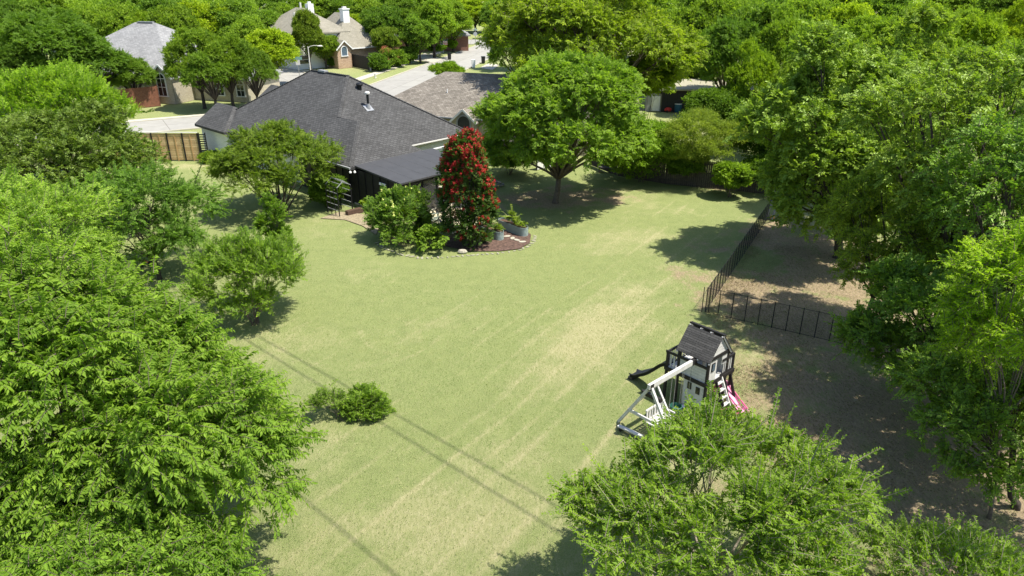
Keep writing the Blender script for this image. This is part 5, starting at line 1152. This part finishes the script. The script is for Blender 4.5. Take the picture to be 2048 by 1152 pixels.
for (p_, lb, u0, wd, hh, sd_, tall) in ((pl1, 'pale green low vegetables at the near end of the front planter', .12, .30, .18, 51, 0), (pl1, 'bushy vegetables at the far end of the front planter', .62, .45, .38, 52, 4), (pl2, 'low vegetables at the near end of the rear planter', .18, .45, .2, 53, 0), (pl2, 'tall stalky vegetables in the middle of the rear planter', .5, .35, .45, 54, 9)):
    t0, a0, d0, l0 = p_; veg(lb, (a0 + d0 * l0 * (u0 + .05) + Vector((0, 0, .52 + hh * .4)), math.atan2(d0.y, d0.x)), wd, sd_, (1.2, 1.15, .8), hh, .10, 24, tall=tall)
t = thing('burgundy_plant', 'burgundy-leaved plant at the left foot of the red crape myrtle', 'plant', at(912, 458))
me, tw, sk = crown_twigs('burgundy', 55, (.45, .45, .55), mat_leaf('leaf_burgundy', (.07, .02, .025), (.30, .16, .12), .2, .1), M_darkbark, nl=5, nc=50, tw=5, ln=.3, m_leaf=8, lf=.11, asp=.5, updir=.4, outk=.6, down=-.8)
c = bpy.data.objects.new('leaves', me); COL.objects.link(c); c.parent = t; c.location = (0, 0, .6)
veg('small bright green plant beside the wooden planter box', (at(732, 420) + Vector((0, 0, .35)), 0), .35, 56, (1.3, 1.25, .8), .35, .16, 12)
veg('small green plant at the front foot of the red crape myrtle', (at(965, 488) + Vector((0, 0, .25)), 0), .45, 57, (1.2, 1.15, .8), .25, .12, 22)
def shrub(name, label, px, py, Y, rx, ry, color, seed, cat='shrub', group=None, base=None, **kw):
    a = dict(nl=7, nc=90, per=220, lf=.13, asp=.55, cr=.42, down=-.6, size=.58, inner=.5); a.update(kw)
    return big_tree(name, label, px, py, Y, rx, ry, color=color, seed=seed, r0=.05, stems=4, cat=cat, group=group, base=base, sub=20, **a)
shrub('dark_wall_shrub', 'dark green shrub against the black wall left of the arbour', 655, 385, 44.4, 34, 36, (.62, .7, .7), 61)
shrub('low_wall_shrub', 'small green shrub at the foot of the white brick wall', 425, 318, 56.5, 18, 12, (.9, .9, .8), 62, nc=40)
shrub('dark_back_shrub', 'dark shrub behind the left side of the shade tree', 1020, 318, 52.5, 44, 20, (.55, .62, .6), 63)
shrub('leafy_back_shrub', 'dense mid-green shrub row under the right side of the shade tree', 1285, 312, 50.5, 76, 58, (.85, .95, .75), 64, nc=170, cr=.6)
shrub('olive_pine', 'olive-green fine-needled small tree leaning over the back fence', 1400, 288, 49.5, 84, 50, (1.15, 1.0, 1.35), 65, cat='tree', nc=190, cr=.65, lf=.14, asp=.3, up=.4)
shrub('bright_fence_shrub', 'bright green leafy shrub in front of the dark back fence', 1466, 358, 46.6, 28, 25, (.95, 1.0, .8), 66, nc=70, lf=.2, cr=.4)
shrub('low_yellow_tree', 'low yellow-green branches hanging in front of the grey shed', 1298, 158, 70.0, 46, 42, (1.15, 1.1, .8), 57, cat='tree', nc=150, cr=.8, lf=.25)
shrub('overhanging_shrub', 'dark overhanging foliage along the middle of the back fence', 1370, 325, 50.0, 44, 30, (.6, .7, .7), 58, nc=120)
shrub('overhanging_shrub', 'dark foliage hanging over the back fence beside the glossy tree', 1540, 350, 48.0, 42, 34, (.62, .72, .72), 59, nc=120)
shrub('dark_fence_tree', 'dark green tree over the back fence left of the glossy tree', 1530, 285, 50.0, 66, 70, (.60, .70, .72), 67, cat='tree', nc=200, cr=.7)
shrub('dark_fence_tree', 'dark spreading tree between the neighbouring lawn and the back fence', 1440, 225, 60.0, 60, 42, (.58, .68, .7), 68, cat='tree', nc=180, cr=.8, lf=.17)
shrub('roof_corner_shrub', 'pointed green shrub beyond the brown roof beside the street', 895, 146, 100.0, 27, 16, (.95, 1.0, .75), 69, nc=60, cr=.6, lf=.25, asp=.3)
for i, (px, py, Y, rx, ry, col, fl, lb) in enumerate([(757, 128, 113.5, 17, 18, (.6, .7, .8), 0, 'dark flowering shrub right at the corner of the black fence'), (775, 122, 116, 16, 20, (.75, .8, .8), 1, 'shrub with coral blossom by the black fence'), (795, 120, 119, 17, 18, (.8, .85, .8), 0, 'third green shrub along the black fence'), (818, 112, 123, 17, 17, (.65, .75, .8), 0, 'rightmost dark shrub along the black fence')]):
    n_ = 'fence_shrub' if not fl else 'coral_shrub'
    t = shrub(n_, lb, px, py, Y, rx, ry, col, 70 + i, group='shrubs along the black fence', lf=.25, cr=.6, nc=60, per=120)
    if fl: s2 = scl(py, Y); blossoms(t.name, 9, M_bl2, 60, (rx * s2, rx * s2, ry * s2), .5, .35, .8); [setattr(o.data, 'name', 'blossom') for o in t.children if o.name == 'blossom']
for i, (px, py, Y, rx, ry, col, lb) in enumerate([(681, 122, 121, 10, 6, (.9, 1, .7), 'small round clipped shrub left of the black fence'), (665, 126, 118, 8, 7, (.5, .6, .6), 'small dark clipped shrub beside the brick wall'), (640, 120, 120, 22, 11, (.45, .5, .55), 'dark clipped hedge shrub behind the street lamp'), (905, 90, 142, 9, 9, (.9, 1, .7), 'round clipped topiary shrub at the end of the side street'), (868, 97, 136, 22, 6, (.6, .7, .6), 'low shrubs below the dark brick house'), (465, 196, 88, 26, 7, (.7, .8, .7), 'low shrub bed in front of the grey-roofed house, right part'), (350, 192, 90, 24, 6, (.55, .6, .6), 'low dark shrub bed in front of the grey-roofed house, left part'), (292, 236, 79, 24, 9, (.5, .6, .65), 'dark shrub below the red cedar fence')]):
    shrub('clipped_shrub', lb, px, py, Y, rx, ry, col, 80 + i, lf=.22, cr=.45, nc=45, per=130)

# --- shared crowns for the trees farther off
def proto(seed, kw, r0=.32, bark=M_darkbark, nl=12, twig=False):
    if twig: me, tw, sk = crown_twigs('far_crown', seed, (5, 5, 4), ML, bark, nl=nl, **kw)
    else: me, sk = crown_clumps('far_crown', seed, (5, 5, 4), ML, nl=nl, **kw)
    mb = MB(); limbs(mb, random.Random(seed), (0, 0, 0), (0, 0, 6), sk, r0, .35, 1, 40)
    t = thing('tree', None, None); c = bpy.data.objects.new('crown', me); COL.objects.link(c); c.parent = t; c.location = (0, 0, 6); mb.build('trunk', bark, t, True); return t
NEARK = dict(nc=1500, tw=6, ln=.60, m_leaf=12, lf=.23, asp=.55, bend=.12, side=.85, leafdroop=.15, outk=.6, rndk=.9, size=.42, inner=.62, shoots=40, shl=1.3)
FARK = dict(nc=230, per=120, lf=.36, asp=.6, cr=.95, size=.44, inner=.58)
pro = {'n': [proto(101 + i, dict(NEARK, updir=.05 + .12 * i), nl=16 + 2 * i, twig=True) for i in range(4)], 'f': [proto(201 + i, dict(FARK), nl=10 + 2 * i) for i in range(5)]}
used = set()
rt = random.Random(77)
cnt = {}
def bgtree(px, ytop, rpx, Y, color, label, group='trees around the houses', kind=None, name='tree', low=None):
    kind = kind or ('n' if Y < 90 else 'f'); lst = pro[kind]; k = rt.randrange(len(lst)); src = lst[k]; key = (kind, k)
    top = atY(px, ytop, Y).z; rad = rpx * scl(ytop + 40, Y); x = atY(px, ytop + 30, Y).x; top = min(max(top, 3.0), 14.0)
    if key in used: o = copy_tree(src)
    else: used.add(key); o = src
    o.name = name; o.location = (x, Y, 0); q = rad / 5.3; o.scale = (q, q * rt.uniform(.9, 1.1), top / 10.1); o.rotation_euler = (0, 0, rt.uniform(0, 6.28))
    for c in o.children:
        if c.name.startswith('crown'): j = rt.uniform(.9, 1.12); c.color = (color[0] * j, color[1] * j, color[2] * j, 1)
    tag(o, label, 'tree', group); return o
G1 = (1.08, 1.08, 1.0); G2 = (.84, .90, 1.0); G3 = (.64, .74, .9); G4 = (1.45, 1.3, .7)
LIST = [
 (80, 30, 105, 78, G3, 'big dark green tree in the upper left corner, left of the grey roof'), (188, 84, 74, 80, G3, 'dark green tree directly left of the grey hip roof'), (262, 118, 48, 82, G2, 'dark low tree covering the red cedar fence'), (20, 92, 60, 74, G3, 'dark tree at the left edge above the lime-green tree'),
 (388, 62, 58, 81, G1, 'leafy green tree in front of the arched windows of the grey-roofed house'), (450, 72, 52, 81, G1, 'green tree right of the arched windows'), (505, 100, 46, 81, G2, 'lower green tree between the grey-roofed house and the dark roof'), (541, 60, 58, 97, G4, 'bright green round street tree left of the lamp post'),
 (420, 108, 56, 79, G2, 'low-crowned tree hiding the side wall of the grey-roofed house'),
 (612, 22, 32, 113, (.9, .85, .8), 'tall pine-like tree in front of the two-storey house'), (650, 72, 30, 117, (.85, .85, .7), 'smaller tree beside the street lamp against the tan roof'), (590, 60, 30, 120, G3, 'dark tree between the bright street tree and the pine-like tree'),
 (170, 2, 55, 118, G1, None), (232, 10, 48, 112, G1, None), (290, 26, 42, 112, (1.1, 1.1, .7), None), (345, 12, 48, 110, G1, None), (405, 4, 55, 116, G4, None), (465, 10, 50, 118, G2, None), (330, -4, 55, 135, G3, None), (250, -8, 60, 140, G2, None), (110, -2, 60, 120, G1, None), (40, 2, 50, 115, G2, None), (-10, 0, 50, 112, G3, None), (60, -10, 60, 140, G1, None), (500, 34, 42, 108, G1, None), (470, -6, 50, 140, G1, None),
 (540, 22, 42, 124, G2, None), (585, 18, 36, 135, G1, None), (560, -4, 45, 160, G2, None), (620, -14, 45, 165, G1, None), (680, -6, 45, 165, G2, None), (735, -2, 45, 160, G1, None), (715, 30, 28, 146, G4, None),
 (765, 14, 44, 125, G3, 'dark tree with grey branches right of the white chimney'), (770, 55, 30, 120, (.9, .85, .95), 'small olive tree hiding the right end of the tan roof'), (812, 6, 44, 130, G2, None), (866, 12, 48, 132, G1, 'spreading tree with dark trunk beside the side street'), (905, 10, 42, 142, G1, None), (838, 40, 36, 124, G2, 'green tree over the dark brick house'), (950, 2, 42, 190, G4, None), (905, -6, 45, 200, G1, None), (985, 22, 30, 172, G3, 'dark tree at the far corner of the side street'), (850, -8, 50, 165, G1, None), (790, -10, 50, 170, G2, None), (1000, -4, 40, 185, G2, None),
 (1045, 40, 60, 84, G2, 'mid-green tree shading the brown roof from the right'), (1290, 8, 34, 110, G3, None), (1330, 20, 46, 105, G2, None), (1372, 62, 42, 92, (1.05, 1.0, 1.2), 'pale green tree above the tan-roofed outbuilding'), (1395, 14, 60, 98, G1, None), (1462, 52, 68, 76, G3, 'dark tree right of the tan-roofed outbuilding'), (1420, 100, 46, 84, G2, 'mid-green tree directly above the tan outbuilding roof'), (1340, 100, 40, 88, G2, 'mid-green tree behind the right side of the yellow-green tree'),
 (1512, 108, 58, 60, (1.15, 1.12, .75), 'bright green tree beyond the back fence corner'), (1450, 0, 60, 112, G1, None), (1540, 8, 70, 92, G2, None), (1570, 40, 60, 76, G1, None), (1625, 0, 60, 105, G1, None), (1650, 60, 70, 66, G2, None), (1700, 8, 60, 98, G4, None), (1745, 40, 80, 72, G1, None), (1780, -4, 60, 118, G2, None), (1850, 52, 80, 64, G1, None), (1850, 14, 50, 100, G4, None), (1930, 20, 40, 128, G1, None), (1880, 52, 40, 100, G2, None), (1960, 48, 80, 66, (1.2, 1.15, .7), None), (2030, 20, 60, 84, G4, None), (2050, 90, 80, 52, G1, None), (1500, 10, 50, 100, G2, None), (2000, -4, 50, 140, G2, None), (1760, 110, 90, 54, G1, 'green tree above the glossy tree in the right woods'), (1870, 130, 90, 48, G2, 'mid-green tree between the two glossy trees'), (1600, 120, 60, 56, G1, 'green tree behind the top of the left glossy tree'),
 (2080, 200, 110, 38, G2, 'mid-green tree at the right edge beside the glossy tree'), (1130, -14, 70, 108, G1, None), (1220, -12, 70, 112, G2, None), (1040, -8, 50, 115, G1, None), (1300, -6, 60, 130, G1, None), (1390, -8, 60, 150, G2, None), (1480, -10, 60, 150, G1, None), (1580, -12, 60, 150, G3, None), (1680, -10, 60, 150, G1, None), (1900, -6, 60, 170, G1, None),
]
ords = ['first', 'second', 'third', 'fourth', 'fifth', 'sixth', 'seventh', 'eighth', 'ninth', 'tenth', 'eleventh', 'twelfth', 'thirteenth', 'fourteenth', 'fifteenth', 'sixteenth', 'seventeenth', 'eighteenth', 'nineteenth', 'twentieth', 'twenty-first', 'twenty-second', 'twenty-third', 'twenty-fourth', 'twenty-fifth', 'twenty-sixth', 'twenty-seventh', 'twenty-eighth', 'twenty-ninth', 'thirtieth', 'thirty-first', 'thirty-second', 'thirty-third', 'thirty-fourth']
zones = [(-99, 520, 'of treetops behind grey-roofed house'), (520, 1010, 'of treetops behind two-storey house'), (1010, 1440, 'of treetops behind yellow-green tree'), (1440, 2300, 'of treetops in upper right woods')]
shade_ = {id(G1): 'mid-green', id(G2): 'deep green', id(G3): 'dark', id(G4): 'yellow-green'}
for z0, z1, ph in zones:
    for i, e in enumerate(sorted([e for e in LIST if e[5] is None and z0 <= e[0] < z1], key=lambda e: e[0])):
        LIST[LIST.index(e)] = e[:5] + ('%s tree, %s from the left %s' % (shade_.get(id(e[4]), 'bright green'), ords[i], ph),)
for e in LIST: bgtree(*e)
# shade trees beyond the right edge of the picture, whose shadows fall on the lawn and the dog run
for (x, y, z, r, lb, sd_) in ((13.9, 12.4, 8.6, 3.1, 'tree standing outside the bottom right corner whose shade falls on the ground', 301), (18.6, 20.5, 9.0, 3.2, 'tree standing outside the right edge whose shade falls below the yellow-green tree', 302)):
    me, tw, sk = crown_twigs('outside_crown', sd_, (r, r, 2.4), MG, M_darkbark, nl=12, nc=110, tw=5, ln=.5, m_leaf=12, lf=.16, asp=.6, rndk=.8, outk=.7, updir=.1, size=.42, inner=.64)
    mb = MB(); limbs(mb, random.Random(sd_), (0, 0, 0), (0, 0, z), sk, .16, .35, 1, 60); o = tree_obj('shade_casting_tree', lb, 'tree', (x, y), me, tw, mb, z, M_darkbark, (.8, .95, 1.0))
# the woods that close the view
fx, fy = [], []
g = np.random.default_rng(99); P = []
for k in range(330):
    Y = g.uniform(185, 420); X = g.uniform(-.85, .85) * Y; P.append((X, Y, g.uniform(3.4, 5.4), g.uniform(7.5, 11)))
    if abs(X + 8) < 12 and Y < 220: P.pop()
P = np.array(P); per = 260; n = len(P) * per; ci = np.repeat(np.arange(len(P)), per); o = rdir(g, n); o[:, 2] = np.abs(o[:, 2])
X = np.stack([P[ci, 0], P[ci, 1], P[ci, 3] * .5], 1) + o * np.stack([P[ci, 2] * 1.25, P[ci, 2] * 1.25, P[ci, 3] * .5], 1) * g.uniform(.75, 1.1, (n, 1)); L = g.uniform(.7, 1.4, n)
me = leaves('distant_woods', X, rdir(g, n), nrm(o + rdir(g, n) * .5), L, L * .75, g.random(len(P))[ci] * .6 + g.random(n) * .4, ML)
o_ = bpy.data.objects.new('distant_woods', me); COL.objects.link(o_); o_.color = (.95, .98, .95, 1); tag(o_, kind='stuff')
g = np.random.default_rng(8); n = 42000
Y = g.uniform(11, 42, n); X = 8.7 + (Y - 28.7) * .54 * (Y > 28.7) + g.exponential(3.2, n) - 1.2 * (Y < 24); keep = vnoise(X, Y, 1.1, 9) + g.random(n) * .5 > .62; X, Y = X[keep], Y[keep]; n = len(X)
M_lit = mat_leaf('fallen_leaf', (.10, .075, .045), (.26, .20, .11), .1, .03); L = g.uniform(.03, .08, n)
me = leaves('leaf_litter', np.stack([X, Y, np.full(n, .015)], 1), nrm(g.normal(size=(n, 3)) * [1, 1, .15]), nrm(g.normal(size=(n, 3)) * .35 + [0, 0, 1]), L, L * .6, g.random(n), M_lit)
o_ = bpy.data.objects.new('leaf_litter', me); COL.objects.link(o_); tag(o_, kind='stuff')
# grass tufts on the nearer lawn
g = np.random.default_rng(5); n = 250000
X = g.uniform(-19, 17, n); Y = 11 + 33 * g.random(n) ** 1.3; keep = (np.abs(X - 1) < 2 + Y * .72) & ~((X < 0) & (Y > 34) & (X > -9)) & (g.random(n) > (Y - 26) / 18); X, Y = X[keep], Y[keep]; n = len(X)
Pp = np.stack([X, Y, np.zeros(n)], 1); A = nrm(np.stack([g.normal(size=n) * .55, g.normal(size=n) * .55, np.ones(n)], 1)); L = g.uniform(.025, .06, n)
me = leaves('grass_tufts', Pp, A, rdir(g, n), L, L * .35, np.clip(vnoise(X, Y, 2.5, 3) * .8 + g.normal(size=n) * .3 - .05, 0, 1), M_grass)
o_ = bpy.data.objects.new('grass', me); COL.objects.link(o_); tag(o_, kind='stuff')
print('objects', len(bpy.data.objects), 'faces', sum(len(m.polygons) for m in bpy.data.meshes))
